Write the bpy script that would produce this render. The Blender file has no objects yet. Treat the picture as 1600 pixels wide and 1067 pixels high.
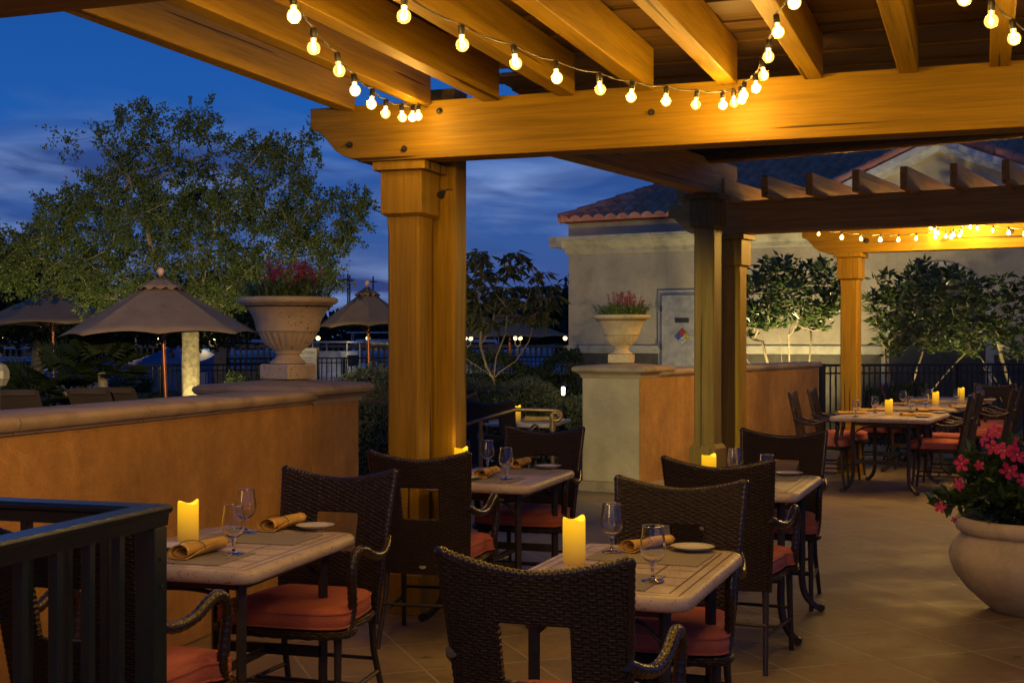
import bpy, bmesh, math, random
import numpy as np
from mathutils import Vector, Matrix
R = math.radians
rnd = random.Random(7)
SC = bpy.context.scene
COL = SC.collection
# ------------------------------------------------------------------ camera
F = 2022.0; HZ = 533.5; EYE = 1.5
cam = bpy.data.cameras.new('camera'); camo = bpy.data.objects.new('camera', cam); COL.objects.link(camo)
camo.location = (0, 0, EYE); camo.rotation_euler = (R(90), 0, 0)
cam.sensor_width = 36; cam.lens = 36*F/1600; cam.clip_start = .05; cam.clip_end = 3000
SC.camera = camo
# ------------------------------------------------------------------ world: dusk sky with cloud streaks
SKY_STRENGTH = 0.15; SKY_GAIN = 1.2
w = bpy.data.worlds.new('World'); SC.world = w; w.use_nodes = True
nt = w.node_tree; nt.nodes.clear()
def N(nt, t, **k):
    n = nt.nodes.new(t)
    for a, b in k.items(): setattr(n, a, b)
    return n
out = N(nt, 'ShaderNodeOutputWorld'); bg = N(nt, 'ShaderNodeBackground'); sky = N(nt, 'ShaderNodeTexSky')
sky.sky_type = 'NISHITA'; sky.sun_disc = False; sky.sun_elevation = R(-3.0); sky.sun_rotation = R(150)
sky.ozone_density = 6.0; sky.air_density = 1.0; sky.dust_density = 0.3
tc = N(nt, 'ShaderNodeTexCoord'); sep = N(nt, 'ShaderNodeSeparateXYZ'); nt.links.new(tc.outputs['Generated'], sep.inputs[0])
mp = N(nt, 'ShaderNodeMapping'); mp.inputs['Scale'].default_value = (2.2, 2.2, 9.0); nt.links.new(tc.outputs['Generated'], mp.inputs[0])
mp.inputs['Location'].default_value = (1.3, 0.4, 0.25); mp.inputs['Rotation'].default_value = (0, R(4), 0)
ns = N(nt, 'ShaderNodeTexNoise'); ns.inputs['Scale'].default_value = 1.6; ns.inputs['Detail'].default_value = 7; ns.inputs['Roughness'].default_value = .52; ns.inputs['Distortion'].default_value = .5
nt.links.new(mp.outputs[0], ns.inputs['Vector'])
cr = N(nt, 'ShaderNodeValToRGB'); cr.color_ramp.elements[0].position = .44; cr.color_ramp.elements[1].position = .64
nt.links.new(ns.outputs['Fac'], cr.inputs[0])
# clouds gather low over the horizon
lo = N(nt, 'ShaderNodeMapRange'); lo.inputs['From Min'].default_value = .19; lo.inputs['From Max'].default_value = .11; nt.links.new(sep.outputs['Z'], lo.inputs['Value'])
mul = N(nt, 'ShaderNodeMath', operation='MULTIPLY'); nt.links.new(cr.outputs[0], mul.inputs[0]); nt.links.new(lo.outputs[0], mul.inputs[1])
tint = N(nt, 'ShaderNodeMixRGB', blend_type='MULTIPLY'); tint.inputs[0].default_value = 1; tint.inputs[2].default_value = (.5, .9, 1.0, 1)
nt.links.new(sky.outputs[0], tint.inputs[1])
hs = N(nt, 'ShaderNodeHueSaturation'); hs.inputs['Saturation'].default_value = 1.0; nt.links.new(tint.outputs[0], hs.inputs['Color'])
# base dusk gradient read from elevation, blended with the Nishita sky
gr = N(nt, 'ShaderNodeValToRGB'); e = gr.color_ramp.elements
e[0].position = 0.0; e[0].color = (.36, .50, 1.5, 1); e[1].position = 1.0; e[1].color = (.02, .24, 1.05, 1)
for p, c in ((.12, (.25, .62, 2.0, 1)), (.28, (.09, .66, 2.6, 1)), (.5, (.04, .46, 2.1, 1))):
    k = e.new(p); k.color = c
gm = N(nt, 'ShaderNodeMath', operation='MULTIPLY'); gm.inputs[1].default_value = 1.7; nt.links.new(sep.outputs['Z'], gm.inputs[0]); nt.links.new(gm.outputs[0], gr.inputs[0])
mixs = N(nt, 'ShaderNodeMixRGB'); mixs.inputs[0].default_value = .85; nt.links.new(hs.outputs[0], mixs.inputs[1]); nt.links.new(gr.outputs[0], mixs.inputs[2])
mixc = N(nt, 'ShaderNodeMixRGB'); mixc.inputs[2].default_value = (.30, .36, .78, 1)
# two tones of cloud: dark slate banks and pale streaks
mp2 = N(nt, 'ShaderNodeMapping'); mp2.inputs['Scale'].default_value = (3, 3, 15); nt.links.new(tc.outputs['Generated'], mp2.inputs[0])
ns2 = N(nt, 'ShaderNodeTexNoise'); ns2.inputs['Scale'].default_value = 2.0; ns2.inputs['Detail'].default_value = 8; ns2.inputs['Distortion'].default_value = .8; nt.links.new(mp2.outputs[0], ns2.inputs['Vector'])
cr2 = N(nt, 'ShaderNodeValToRGB'); cr2.color_ramp.elements[0].position = .40; cr2.color_ramp.elements[1].position = .62
cr2.color_ramp.elements[0].color = (.17, .29, 1.0, 1); cr2.color_ramp.elements[1].color = (1.1, 1.7, 3.4, 1)
nt.links.new(ns2.outputs['Fac'], cr2.inputs[0]); nt.links.new(cr2.outputs[0], mixc.inputs[2])
nt.links.new(mul.outputs[0], mixc.inputs[0]); nt.links.new(mixs.outputs[0], mixc.inputs[1])
nt.links.new(mixc.outputs[0], bg.inputs[0]); bg.inputs[1].default_value = SKY_STRENGTH*SKY_GAIN
nt.links.new(bg.outputs[0], out.inputs[0])
# ------------------------------------------------------------------ exposure and render
SC.view_settings.view_transform = 'Standard'; SC.view_settings.look = 'None'; SC.view_settings.gamma = 1
SC.view_settings.exposure = 0.0
SC.cycles.use_denoising = True
try: SC.cycles.denoiser = 'OPENIMAGEDENOISE'
except Exception: pass
SC.cycles.max_bounces = 8; SC.cycles.transparent_max_bounces = 24; SC.cycles.sample_clamp_indirect = 3.0
SC.cycles.caustics_reflective = False; SC.cycles.caustics_refractive = False
BULB_W = 2.7; FAR_BULB_W = 8.5
# ------------------------------------------------------------------ geometry helpers
def at(px, py, d): return Vector(((px-800)/F*d, d, EYE+(HZ-py)/F*d))
def plane(px, py, z): return at(px, py, (EYE-z)*F/(py-HZ))
def rotz(a): return Matrix.Rotation(a, 4, 'Z')
def frame(origin, theta):       # local axes: y runs away from the viewer, turned theta degrees clockwise
    return Matrix.Translation(Vector(origin)) @ rotz(-R(theta))
class MB:
    def __init__(s): s.v = []; s.f = []; s.uv = None
    def add(s, vs, fs, M=None):
        o = len(s.v)
        s.v += [tuple(M @ Vector(p)) if M else tuple(p) for p in vs]
        s.f += [tuple(i+o for i in f) for f in fs]; return s
    def box(s, x0, x1, y0, y1, z0, z1, M=None):
        return s.add([(x0,y0,z0),(x1,y0,z0),(x1,y1,z0),(x0,y1,z0),(x0,y0,z1),(x1,y0,z1),(x1,y1,z1),(x0,y1,z1)],
              [(0,3,2,1),(4,5,6,7),(0,1,5,4),(1,2,6,5),(2,3,7,6),(3,0,4,7)], M)
    def loft(s, rings, M=None, cap=True, closed=False):
        n = len(rings[0]); vs = [p for r in rings for p in r]; fs = []
        for k in range(len(rings)-1 + (1 if closed else 0)):
            a = k*n; b = ((k+1) % len(rings))*n
            for i in range(n):
                j = (i+1) % n; fs.append((a+i, a+j, b+j, b+i))
        if cap and not closed:
            fs.append(tuple(range(n-1, -1, -1))); fs.append(tuple((len(rings)-1)*n+i for i in range(n)))
        return s.add(vs, fs, M)
    def squares(s, prof, M=None):            # prof of (halfx, halfy, z)
        return s.loft([[(-a,-b,z),(a,-b,z),(a,b,z),(-a,b,z)] for a, b, z in prof], M)
    def lathe(s, prof, n=32, M=None, cap=True, fn=None):
        rings = []
        for r, z in prof:
            rg = []
            for i in range(n):
                t = 2*math.pi*i/n; rr, zz = (fn(r, z, t) if fn else (r, z))
                rg.append((rr*math.cos(t), rr*math.sin(t), zz))
            rings.append(rg)
        return s.loft(rings, M, cap)
    def tube(s, pts, r, n=8, M=None, cap=True):
        pts = [Vector(p) for p in pts]; rings = []
        rs = r if hasattr(r, '__len__') else [r]*len(pts)
        up = None
        for i, p in enumerate(pts):
            t = (pts[min(i+1, len(pts)-1)] - pts[max(i-1, 0)])
            if t.length < 1e-9: t = Vector((0,0,1))
            t.normalize()
            if up is None:
                up = Vector((0,0,1)) if abs(t.z) < .9 else Vector((1,0,0))
            a = t.cross(up)
            if a.length < 1e-6: a = t.cross(Vector((1,0,0)))
            a.normalize(); b = a.cross(t).normalized(); up = b
            rings.append([tuple(p + (a*math.cos(2*math.pi*k/n) + b*math.sin(2*math.pi*k/n))*rs[i]) for k in range(n)])
        return s.loft(rings, M, cap)
    def prism(s, poly, y0, y1, M=None):      # polygon in x,z pulled along y
        n = len(poly)
        vs = [(x, y0, z) for x, z in poly] + [(x, y1, z) for x, z in poly]
        fs = [tuple(range(n)), tuple(range(2*n-1, n-1, -1))] + [(i, i+n, (i+1) % n+n, (i+1) % n) for i in range(n)]
        return s.add(vs, fs, M)
    def build(s, name, mat, parent=None, smooth=None, bevel=0, loc=None, rz=None, seg=2):
        me = bpy.data.meshes.new(name); me.from_pydata(s.v, [], s.f); me.update()
        bm = bmesh.new(); bm.from_mesh(me); bmesh.ops.recalc_face_normals(bm, faces=bm.faces) if len(s.f) < 20000 else None
        bm.to_mesh(me); bm.free()
        if smooth:
            me.shade_smooth()
            try: me.set_sharp_from_angle(angle=R(smooth))
            except Exception: pass
        me.materials.append(mat)
        o = bpy.data.objects.new(name, me); COL.objects.link(o)
        if parent is not None: o.parent = parent
        if loc is not None: o.location = loc
        if rz is not None: o.rotation_euler[2] = rz
        if bevel:
            m = o.modifiers.new('bevel', 'BEVEL'); m.width = bevel; m.segments = seg; m.limit_method = 'ANGLE'; m.angle_limit = R(35)
        return o
def spline(pts, k=6):            # Catmull-Rom through points of any dimension
    P = [np.array(p, float) for p in pts]; P = [2*P[0]-P[1]] + P + [2*P[-1]-P[-2]]; out = []
    for i in range(1, len(P)-2):
        for j in range(k):
            t = j/k; a, b, c, d = P[i-1:i+3]
            out.append(.5*((2*b)+(-a+c)*t+(2*a-5*b+4*c-d)*t*t+(-a+3*b-3*c+d)*t**3))
    out.append(P[-2]); return [tuple(x) for x in out]
def thing(name, label, cat, loc=(0,0,0), rz=0, group=None):
    o = bpy.data.objects.new(name, None); COL.objects.link(o); o.empty_display_size = .1
    o.location = loc; o.rotation_euler = (0, 0, rz); o['label'] = label; o['category'] = cat
    if group: o['group'] = group
    return o
def tag(o, label, cat, group=None):
    o['label'] = label; o['category'] = cat
    if group: o['group'] = group
    return o
def struct(o): o['kind'] = 'structure'; return o
def tree_copy(o, parent=None):
    c = o.copy(); COL.objects.link(c); c.parent = parent
    for ch in (KIDS[o] if o in KIDS else [x for x in bpy.data.objects if x.parent == o]): tree_copy(ch, c)
    return c
KIDS = {}
def freeze(o):                   # remember the children of a prototype (fast copying)
    ch = [x for x in bpy.data.objects if x.parent == o]; KIDS[o] = ch
    for x in ch: freeze(x)
# ------------------------------------------------------------------ materials
def new_mat(name):
    m = bpy.data.materials.new(name); m.use_nodes = True; nt = m.node_tree
    return m, nt, nt.nodes['Principled BSDF']
def ramp(nt, fac, stops):
    c = N(nt, 'ShaderNodeValToRGB'); e = c.color_ramp.elements
    e[0].position, e[0].color = stops[0][0], (*stops[0][1], 1); e[1].position, e[1].color = stops[-1][0], (*stops[-1][1], 1)
    for p, col in stops[1:-1]: k = e.new(p); k.color = (*col, 1)
    nt.links.new(fac, c.inputs[0]); return c.outputs[0]
def coords(nt, scale=(1,1,1), kind='Object', rot=(0,0,0)):
    t = N(nt, 'ShaderNodeTexCoord'); m = N(nt, 'ShaderNodeMapping'); m.inputs['Scale'].default_value = scale; m.inputs['Rotation'].default_value = rot
    nt.links.new(t.outputs[kind], m.inputs[0]); return m.outputs[0]
def noise(nt, vec, scale, detail=4, rough=.5, dist=0):
    n = N(nt, 'ShaderNodeTexNoise'); n.inputs['Scale'].default_value = scale; n.inputs['Detail'].default_value = detail
    n.inputs['Roughness'].default_value = rough; n.inputs['Distortion'].default_value = dist
    if vec is not None: nt.links.new(vec, n.inputs['Vector'])
    return n.outputs['Fac']
def bump(nt, bs, h, strength, dist=.01):
    b = N(nt, 'ShaderNodeBump'); b.inputs['Strength'].default_value = strength; b.inputs['Distance'].default_value = dist
    nt.links.new(h, b.inputs['Height']); nt.links.new(b.outputs[0], bs.inputs['Normal']); return b
def mix(nt, fac, a, b, mode='MIX'):
    m = N(nt, 'ShaderNodeMixRGB', blend_type=mode)
    for s, v in ((0, fac), (1, a), (2, b)):
        if hasattr(v, 'is_linked') or hasattr(v, 'links'): nt.links.new(v, m.inputs[s])
        elif s == 0: m.inputs[0].default_value = v
        else: m.inputs[s].default_value = (*v, 1)
    return m.outputs[0]
def mth(nt, op, a, b=None):
    m = N(nt, 'ShaderNodeMath', operation=op)
    for i, v in enumerate((a, b)):
        if v is None: continue
        if isinstance(v, (int, float)): m.inputs[i].default_value = v
        else: nt.links.new(v, m.inputs[i])
    return m.outputs[0]
def simple(name, col, rough=.6, metal=0, var=.25, vscale=8, bumps=0, bscale=60, spec=.5, kind='Object'):
    m, nt, b = new_mat(name)
    v = coords(nt, kind=kind)
    c = ramp(nt, noise(nt, v, vscale, 5, .6), [(.3, tuple(x*(1-var) for x in col)), (.7, tuple(min(1, x*(1+var)) for x in col))])
    nt.links.new(c, b.inputs['Base Color']); b.inputs['Roughness'].default_value = rough; b.inputs['Metallic'].default_value = metal
    b.inputs['Specular IOR Level'].default_value = spec
    if bumps: bump(nt, b, noise(nt, v, bscale, 5, .6), bumps)
    return m
def wood(name, axis, base=(.37, .212, .008)):
    m, nt, b = new_mat(name)
    st = [16, 16, 16]; st[axis] = 1.0
    v = coords(nt, tuple(st)); n1 = noise(nt, v, 1.3, 6, .6, .6)
    st2 = [60, 60, 60]; st2[axis] = 1.5
    n2 = noise(nt, coords(nt, tuple(st2)), 1.6, 4, .6)
    obi = N(nt, 'ShaderNodeObjectInfo')
    big = noise(nt, coords(nt, (1,1,1)), 1.1, 3)
    c = ramp(nt, n1, [(.30, tuple(x*.74 for x in base)), (.5, base), (.68, tuple(min(1, x*1.16) for x in base))])
    c = mix(nt, .35, c, ramp(nt, n2, [(.35, (.35, .35, .35)), (.6, (1, 1, 1))]), 'MULTIPLY')
    c = mix(nt, .3, c, ramp(nt, big, [(.35, (.7, .7, .7)), (.65, (1.1, 1.1, 1.1))]), 'MULTIPLY')
    # knots
    vo = N(nt, 'ShaderNodeTexVoronoi'); vo.inputs['Scale'].default_value = 1.0; ks = [5, 5, 5]; ks[axis] = 1.6
    nt.links.new(coords(nt, tuple(ks)), vo.inputs['Vector'])
    kc = N(nt, 'ShaderNodeSeparateXYZ'); nt.links.new(vo.outputs['Color'], kc.inputs[0]); kn = mth(nt, 'MULTIPLY', ramp(nt, vo.outputs['Distance'], [(.05, (1, 1, 1)), (.13, (0, 0, 0))]), mth(nt, 'GREATER_THAN', kc.outputs[0], .72))
    c = mix(nt, kn, c, tuple(x*.28 for x in base))
    # drying checks
    cs = [26, 26, 26]; cs[axis] = .55
    ck = noise(nt, coords(nt, tuple(cs)), .8, 2, .4, .3)
    crk = ramp(nt, ck, [(.315, (1, 1, 1)), (.33, (0, 0, 0))])
    c = mix(nt, crk, c, tuple(x*.16 for x in base))
    nt.links.new(c, b.inputs['Base Color']); b.inputs['Roughness'].default_value = .55; b.inputs['Specular IOR Level'].default_value = .3
    h = mth(nt, 'ADD', mth(nt, 'MULTIPLY', n1, .5), mth(nt, 'SUBTRACT', mth(nt, 'MULTIPLY', n2, .5), crk))
    bump(nt, b, h, .35, .006)
    return m
WX, WY, WZ = wood('cedar stained grain x', 0), wood('cedar stained grain y', 1), wood('cedar stained grain z', 2)
WDX = wood('relit cedar grain x', 0, (.56, .31, .065)); WDY = wood('relit cedar grain y', 1, (.60, .34, .075)); WDZ = wood('relit cedar grain z', 2, (.27, .17, .030))  # same cedar retoned for its light: brighter beams and rafters, darker post
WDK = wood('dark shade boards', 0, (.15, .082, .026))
def stucco(name, col, streak=.4):
    m, nt, b = new_mat(name); v = coords(nt)
    big = noise(nt, v, 1.6, 6, .65); c = ramp(nt, big, [(.3, tuple(x*.72 for x in col)), (.7, tuple(min(1, x*1.15) for x in col))])
    c = mix(nt, streak*1.6, c, ramp(nt, noise(nt, v, 7, 6, .7, .6), [(.36, (.78, .76, .74)), (.60, (1.06, 1.06, 1.06))]), 'MULTIPLY')
    sv = coords(nt, (5, 5, .7)); c = mix(nt, streak, c, ramp(nt, noise(nt, sv, 1.2, 5, .6), [(.35, (.6, .58, .55)), (.6, (1.05, 1.05, 1.05))]), 'MULTIPLY')
    nt.links.new(c, b.inputs['Base Color']); b.inputs['Roughness'].default_value = .9
    h = mth(nt, 'ADD', noise(nt, v, 75, 5, .65), mth(nt, 'MULTIPLY', noise(nt, v, 22, 3), .8))
    bump(nt, b, h, .85, .008); return m
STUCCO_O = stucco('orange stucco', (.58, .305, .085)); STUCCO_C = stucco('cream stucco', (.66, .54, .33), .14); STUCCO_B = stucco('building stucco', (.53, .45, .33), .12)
def stone(name, col, pits=True):
    m, nt, b = new_mat(name); v = coords(nt)
    c = ramp(nt, noise(nt, v, 3.5, 8, .65), [(.28, tuple(x*.6 for x in col)), (.5, col), (.72, tuple(min(1, x*1.2) for x in col))])
    h = noise(nt, v, 40, 6, .7)
    if pits:
        p = noise(nt, v, 55, 2, .5); big = noise(nt, v, 3, 2)
        pt = mth(nt, 'MULTIPLY', ramp(nt, p, [(.63, (0,0,0)), (.67, (1,1,1))]), ramp(nt, big, [(.40, (0,0,0)), (.52, (1,1,1))]))
        c = mix(nt, pt, c, tuple(x*.22 for x in col)); h = mth(nt, 'SUBTRACT', h, mth(nt, 'MULTIPLY', pt, 2.0))
    nt.links.new(c, b.inputs['Base Color']); b.inputs['Roughness'].default_value = .85
    bump(nt, b, h, .4, .006); return m
CAP = stone('cast stone coping', (.46, .35, .225), False); URN = stone('pitted cast stone urn', (.78, .61, .36)); POT = stone('limewashed clay pot', (.62, .52, .36), False)
TRIM = stone('cream trim', (.52, .48, .38), False)
def floor_mat():
    m, nt, b = new_mat('sandy stone paving'); v = coords(nt, (1,1,1), 'Object', (0, 0, R(-19.1)))
    br = N(nt, 'ShaderNodeTexBrick'); br.offset = 0; br.inputs['Scale'].default_value = 1; br.inputs['Brick Width'].default_value = .52; br.inputs['Row Height'].default_value = .52
    br.inputs['Mortar Size'].default_value = .006; br.inputs['Mortar Smooth'].default_value = .3; br.inputs['Bias'].default_value = 0
    br.inputs['Color1'].default_value = (.0, .0, .0, 1); br.inputs['Color2'].default_value = (1, 1, 1, 1); br.inputs['Mortar'].default_value = (.5, .5, .5, 1)
    nt.links.new(v, br.inputs['Vector'])
    tile = ramp(nt, br.outputs['Color'], [(0, (.250, .182, .095)), (.5, (.300, .225, .120)), (1, (.275, .218, .125))])
    w_ = coords(nt); n1 = noise(nt, w_, 2.2, 8, .65); n2 = noise(nt, w_, 14, 6, .65)
    c = mix(nt, .75, tile, ramp(nt, n1, [(.3, (.55, .55, .55)), (.7, (1.25, 1.22, 1.18))]), 'MULTIPLY')
    c = mix(nt, .5, c, ramp(nt, n2, [(.3, (.7, .7, .7)), (.7, (1.2, 1.2, 1.2))]), 'MULTIPLY')
    c = mix(nt, br.outputs['Fac'], c, (.40, .34, .25))
    sp = ramp(nt, noise(nt, w_, 9, 3, .5), [(.29, (1,1,1)), (.31, (0,0,0))])
    c = mix(nt, mth(nt, 'MULTIPLY', sp, .6), c, (.10, .065, .035))
    nt.links.new(c, b.inputs['Base Color']); b.inputs['Roughness'].default_value = .62
    rr = ramp(nt, n1, [(.3, (.45,.45,.45)), (.7, (.8,.8,.8))]); nt.links.new(rr, b.inputs['Roughness'])
    h = mth(nt, 'SUBTRACT', mth(nt, 'ADD', n2, n1), mth(nt, 'MULTIPLY', br.outputs['Fac'], 1.5)); bump(nt, b, h, .35, .006)
    return m
FLOOR = floor_mat()
def wicker(name='dark resin wicker'):
    m, nt, b = new_mat(name); t = N(nt, 'ShaderNodeTexCoord'); s = N(nt, 'ShaderNodeSeparateXYZ'); nt.links.new(t.outputs['Object'], s.inputs[0])
    cb = N(nt, 'ShaderNodeCombineXYZ'); nt.links.new(s.outputs['X'], cb.inputs[0]); nt.links.new(s.outputs['Z'], cb.inputs[1])
    br = N(nt, 'ShaderNodeTexBrick'); br.offset = .5; br.inputs['Scale'].default_value = 1; br.inputs['Brick Width'].default_value = .021; br.inputs['Row Height'].default_value = .0085
    br.inputs['Mortar Size'].default_value = .0017; br.inputs['Mortar Smooth'].default_value = 1.0
    br.inputs['Color1'].default_value = (.026, .015, .011, 1); br.inputs['Color2'].default_value = (.042, .025, .018, 1); br.inputs['Mortar'].default_value = (.005, .003, .003, 1)
    nt.links.new(cb.outputs[0], br.inputs['Vector']); nt.links.new(br.outputs['Color'], b.inputs['Base Color'])
    b.inputs['Roughness'].default_value = .42; b.inputs['Specular IOR Level'].default_value = .35
    # each strand bellies up between the stakes
    wv = mth(nt, 'MULTIPLY', mth(nt, 'SINE', mth(nt, 'MULTIPLY', s.outputs['X'], 2*math.pi/.042)), mth(nt, 'SINE', mth(nt, 'MULTIPLY', s.outputs['Z'], 2*math.pi/.017)))
    h = mth(nt, 'SUBTRACT', mth(nt, 'MULTIPLY', wv, .5), br.outputs['Fac']); bump(nt, b, h, 1.0, .006); return m
WICK = wicker(); CORD = simple('dark wrapped wicker', (.026, .016, .012), .27, 0, .3, 30)
METAL = simple('bronze painted metal', (.045, .036, .030), .45, .3, .3, 20)
def cushion_mat():
    m, nt, b = new_mat('coral canvas'); v = coords(nt); c = ramp(nt, noise(nt, v, 5, 4), [(.3, (.42, .112, .072)), (.7, (.54, .155, .105))])
    nt.links.new(c, b.inputs['Base Color']); b.inputs['Roughness'].default_value = .85
    h = mth(nt, 'ADD', mth(nt, 'MULTIPLY', noise(nt, v, 7, 4, .6, .8), 6), noise(nt, v, 220, 2)); bump(nt, b, h, .5, .004); return m
CUSH = cushion_mat()
def table_mat(name, W, L, n, k):
    m, nt, b = new_mat(name); t = N(nt, 'ShaderNodeTexCoord'); s = N(nt, 'ShaderNodeSeparateXYZ'); nt.links.new(t.outputs['Object'], s.inputs[0])
    X, Y = s.outputs['X'], s.outputs['Y']; b0 = .072
    inx = mth(nt, 'LESS_THAN', mth(nt, 'ABSOLUTE', X), W/2-b0); iny = mth(nt, 'LESS_THAN', mth(nt, 'ABSOLUTE', Y), L/2-b0)
    inn = mth(nt, 'MULTIPLY', inx, iny); up = mth(nt, 'GREATER_THAN', s.outputs['Z'], -.004)
    def lines(C, half, cnt):
        c = (2*half)/cnt; u = mth(nt, 'DIVIDE', mth(nt, 'ADD', C, half), c)
        fr = mth(nt, 'ABSOLUTE', mth(nt, 'SUBTRACT', mth(nt, 'FRACT', mth(nt, 'ADD', u, .5)), .5))
        return mth(nt, 'LESS_THAN', mth(nt, 'MULTIPLY', fr, c), .0042)
    ln = mth(nt, 'MULTIPLY', mth(nt, 'MAXIMUM', lines(X, W/2-b0, n), lines(Y, L/2-b0, k)), inn)
    def ring(half, C, o, lim): # border groove
        return mth(nt, 'MULTIPLY', mth(nt, 'LESS_THAN', mth(nt, 'ABSOLUTE', mth(nt, 'SUBTRACT', mth(nt, 'ABSOLUTE', C), half)), .0034), mth(nt, 'LESS_THAN', mth(nt, 'ABSOLUTE', o), lim))
    for bb in (b0, b0-.035):
        ln = mth(nt, 'MAXIMUM', ln, mth(nt, 'MAXIMUM', ring(W/2-bb, X, Y, L/2-bb), ring(L/2-bb, Y, X, W/2-bb)))
    ln = mth(nt, 'MULTIPLY', ln, up)
    v = coords(nt); c = ramp(nt, noise(nt, v, 6, 7, .6), [(.3, (.36, .29, .235)), (.5, (.48, .395, .33)), (.72, (.56, .48, .41))])
    c = mix(nt, ln, c, (.10, .062, .045))
    pv = coords(nt, (1, 1, 2.2)); pit = ramp(nt, noise(nt, pv, 60, 3, .6), [(.61, (0,0,0)), (.65, (1,1,1))])
    c = mix(nt, mth(nt, 'MULTIPLY', pit, .8), c, (.13, .075, .05))
    nt.links.new(c, b.inputs['Base Color']); b.inputs['Roughness'].default_value = .42
    bump(nt, b, mth(nt, 'SUBTRACT', noise(nt, v, 60, 5), mth(nt, 'ADD', mth(nt, 'MULTIPLY', ln, 3), pit)), .4, .003); return m
def glass_mat(name, tintc=(1,1,1), strength=1.0, rough=.02, glow=0):
    m = bpy.data.materials.new(name); m.use_nodes = True; nt = m.node_tree; nt.nodes.clear()
    o = N(nt, 'ShaderNodeOutputMaterial'); tr = N(nt, 'ShaderNodeBsdfTransparent'); gl = N(nt, 'ShaderNodeBsdfGlossy'); mx = N(nt, 'ShaderNodeMixShader')
    lw = N(nt, 'ShaderNodeLayerWeight'); lw.inputs['Blend'].default_value = .35
    tcol = ramp(nt, lw.outputs['Facing'], [(.0, tintc), (.8, tuple(x*.98 for x in tintc)), (1, tuple(x*.86 for x in tintc))]); nt.links.new(tcol, tr.inputs[0])
    gl.inputs['Roughness'].default_value = rough; gl.inputs[0].default_value = (1,1,1,1)
    fr = N(nt, 'ShaderNodeFresnel'); fr.inputs[0].default_value = 1.45
    fac = mth(nt, 'MINIMUM', mth(nt, 'MULTIPLY', fr.outputs[0], strength), .5 if strength < 3 else .9); nt.links.new(fac, mx.inputs[0])
    nt.links.new(tr.outputs[0], mx.inputs[1]); nt.links.new(gl.outputs[0], mx.inputs[2]); nt.links.new(mx.outputs[0], o.inputs[0])
    if glow:
        e_ = N(nt, 'ShaderNodeEmission'); e_.inputs[0].default_value = (1, .60, .12, 1); e_.inputs[1].default_value = glow; ad = N(nt, 'ShaderNodeAddShader')
        nt.links.new(mx.outputs[0], ad.inputs[0]); nt.links.new(e_.outputs[0], ad.inputs[1]); nt.links.new(ad.outputs[0], o.inputs[0])
    return m
GLASS, _n, _b = new_mat('clear goblet glass'); _b.inputs['Transmission Weight'].default_value = 1; _b.inputs['Roughness'].default_value = .0; _b.inputs['IOR'].default_value = 1.45
_b.inputs['Base Color'].default_value = (.97, .98, .99, 1)
BGLASS = glass_mat('bulb glass', (1, .93, .78), .7, glow=.62)
def emit(name, col, s):
    m = bpy.data.materials.new(name); m.use_nodes = True; nt = m.node_tree; nt.nodes.clear()
    o = N(nt, 'ShaderNodeOutputMaterial'); e = N(nt, 'ShaderNodeEmission'); e.inputs[0].default_value = (*col, 1); e.inputs[1].default_value = s
    nt.links.new(e.outputs[0], o.inputs[0]); return m
FILA = emit('glowing filament', (1, .62, .20), 110); LAMP = emit('distant lamp globe', (1, .72, .22), 7); LAMPW = emit('distant white lamp', (1, .95, .8), 16)
def candle_mat():
    m, nt, b = new_mat('lit wax candle'); t = N(nt, 'ShaderNodeTexCoord'); s = N(nt, 'ShaderNodeSeparateXYZ'); nt.links.new(t.outputs['Object'], s.inputs[0])
    u = mth(nt, 'DIVIDE', s.outputs['Z'], .155)
    b.inputs['Base Color'].default_value = (.50, .30, .07, 1); b.inputs['Roughness'].default_value = .5
    c = ramp(nt, u, [(0, (.55, .25, .03)), (.35, (.85, .43, .02)), (.75, (1, .50, .002)), (1, (1, .57, .0))]); nt.links.new(c, b.inputs['Emission Color'])
    st = ramp(nt, u, [(0, (.30,.30,.30)), (.4, (.55,.55,.55)), (.8, (1.0,1.0,1.0)), (1, (1.1,1.1,1.1))])
    nt.links.new(mth(nt, 'MULTIPLY', st, .85), b.inputs['Emission Strength']); return m
CANDLE = candle_mat()
FLAME = emit('candle light inside', (1, .72, .10), 2.4)
BLACK = simple('black bakelite', (.02, .018, .016), .4); WIRE = simple('brown cord', (.05, .035, .02), .5)
PLATE = simple('white china', (.62, .60, .58), .18, 0, .04); RIMC = simple('dark plate rim', (.05, .03, .03), .3)
NAP = simple('mustard napkin', (.60, .36, .085), .85, 0, .2, 12, .3, 120); NAPD = simple('brown stitched tie', (.07, .035, .02), .8)
def mat_mat():
    m, nt, b = new_mat('woven grey placemat'); v = coords(nt)
    ch = N(nt, 'ShaderNodeTexChecker'); ch.inputs['Scale'].default_value = 170; ch.inputs['Color1'].default_value = (.34, .30, .25, 1); ch.inputs['Color2'].default_value = (.15, .13, .11, 1)
    nt.links.new(v, ch.inputs['Vector']); nt.links.new(ch.outputs['Color'], b.inputs['Base Color']); b.inputs['Roughness'].default_value = .7; bump(nt, b, ch.outputs['Fac'], .5, .002); return m
MATM = mat_mat()
FENCE = simple('teal black railing paint', (.012, .024, .030), .22, .1, .15, 6, .08, 120, .7)
DARKM = simple('black picket metal', (.012, .012, .013), .5, .2)
FABRIC = simple('taupe canopy canvas', (.27, .19, .115), .9, 0, .18, 3, .3, 300); POLEW = simple('copper toned pole', (.50, .17, .06), .3, .7, .2, 10); KNOB = simple('wooden finial', (.85, .50, .32), .4)
BARK = simple('grey oak bark', (.28, .235, .15), .95, 0, .45, 14, 1.0, 25); BARKS = simple('smooth pale bark', (.30, .235, .15), .8, 0, .3, 12, .3, 50)
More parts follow.
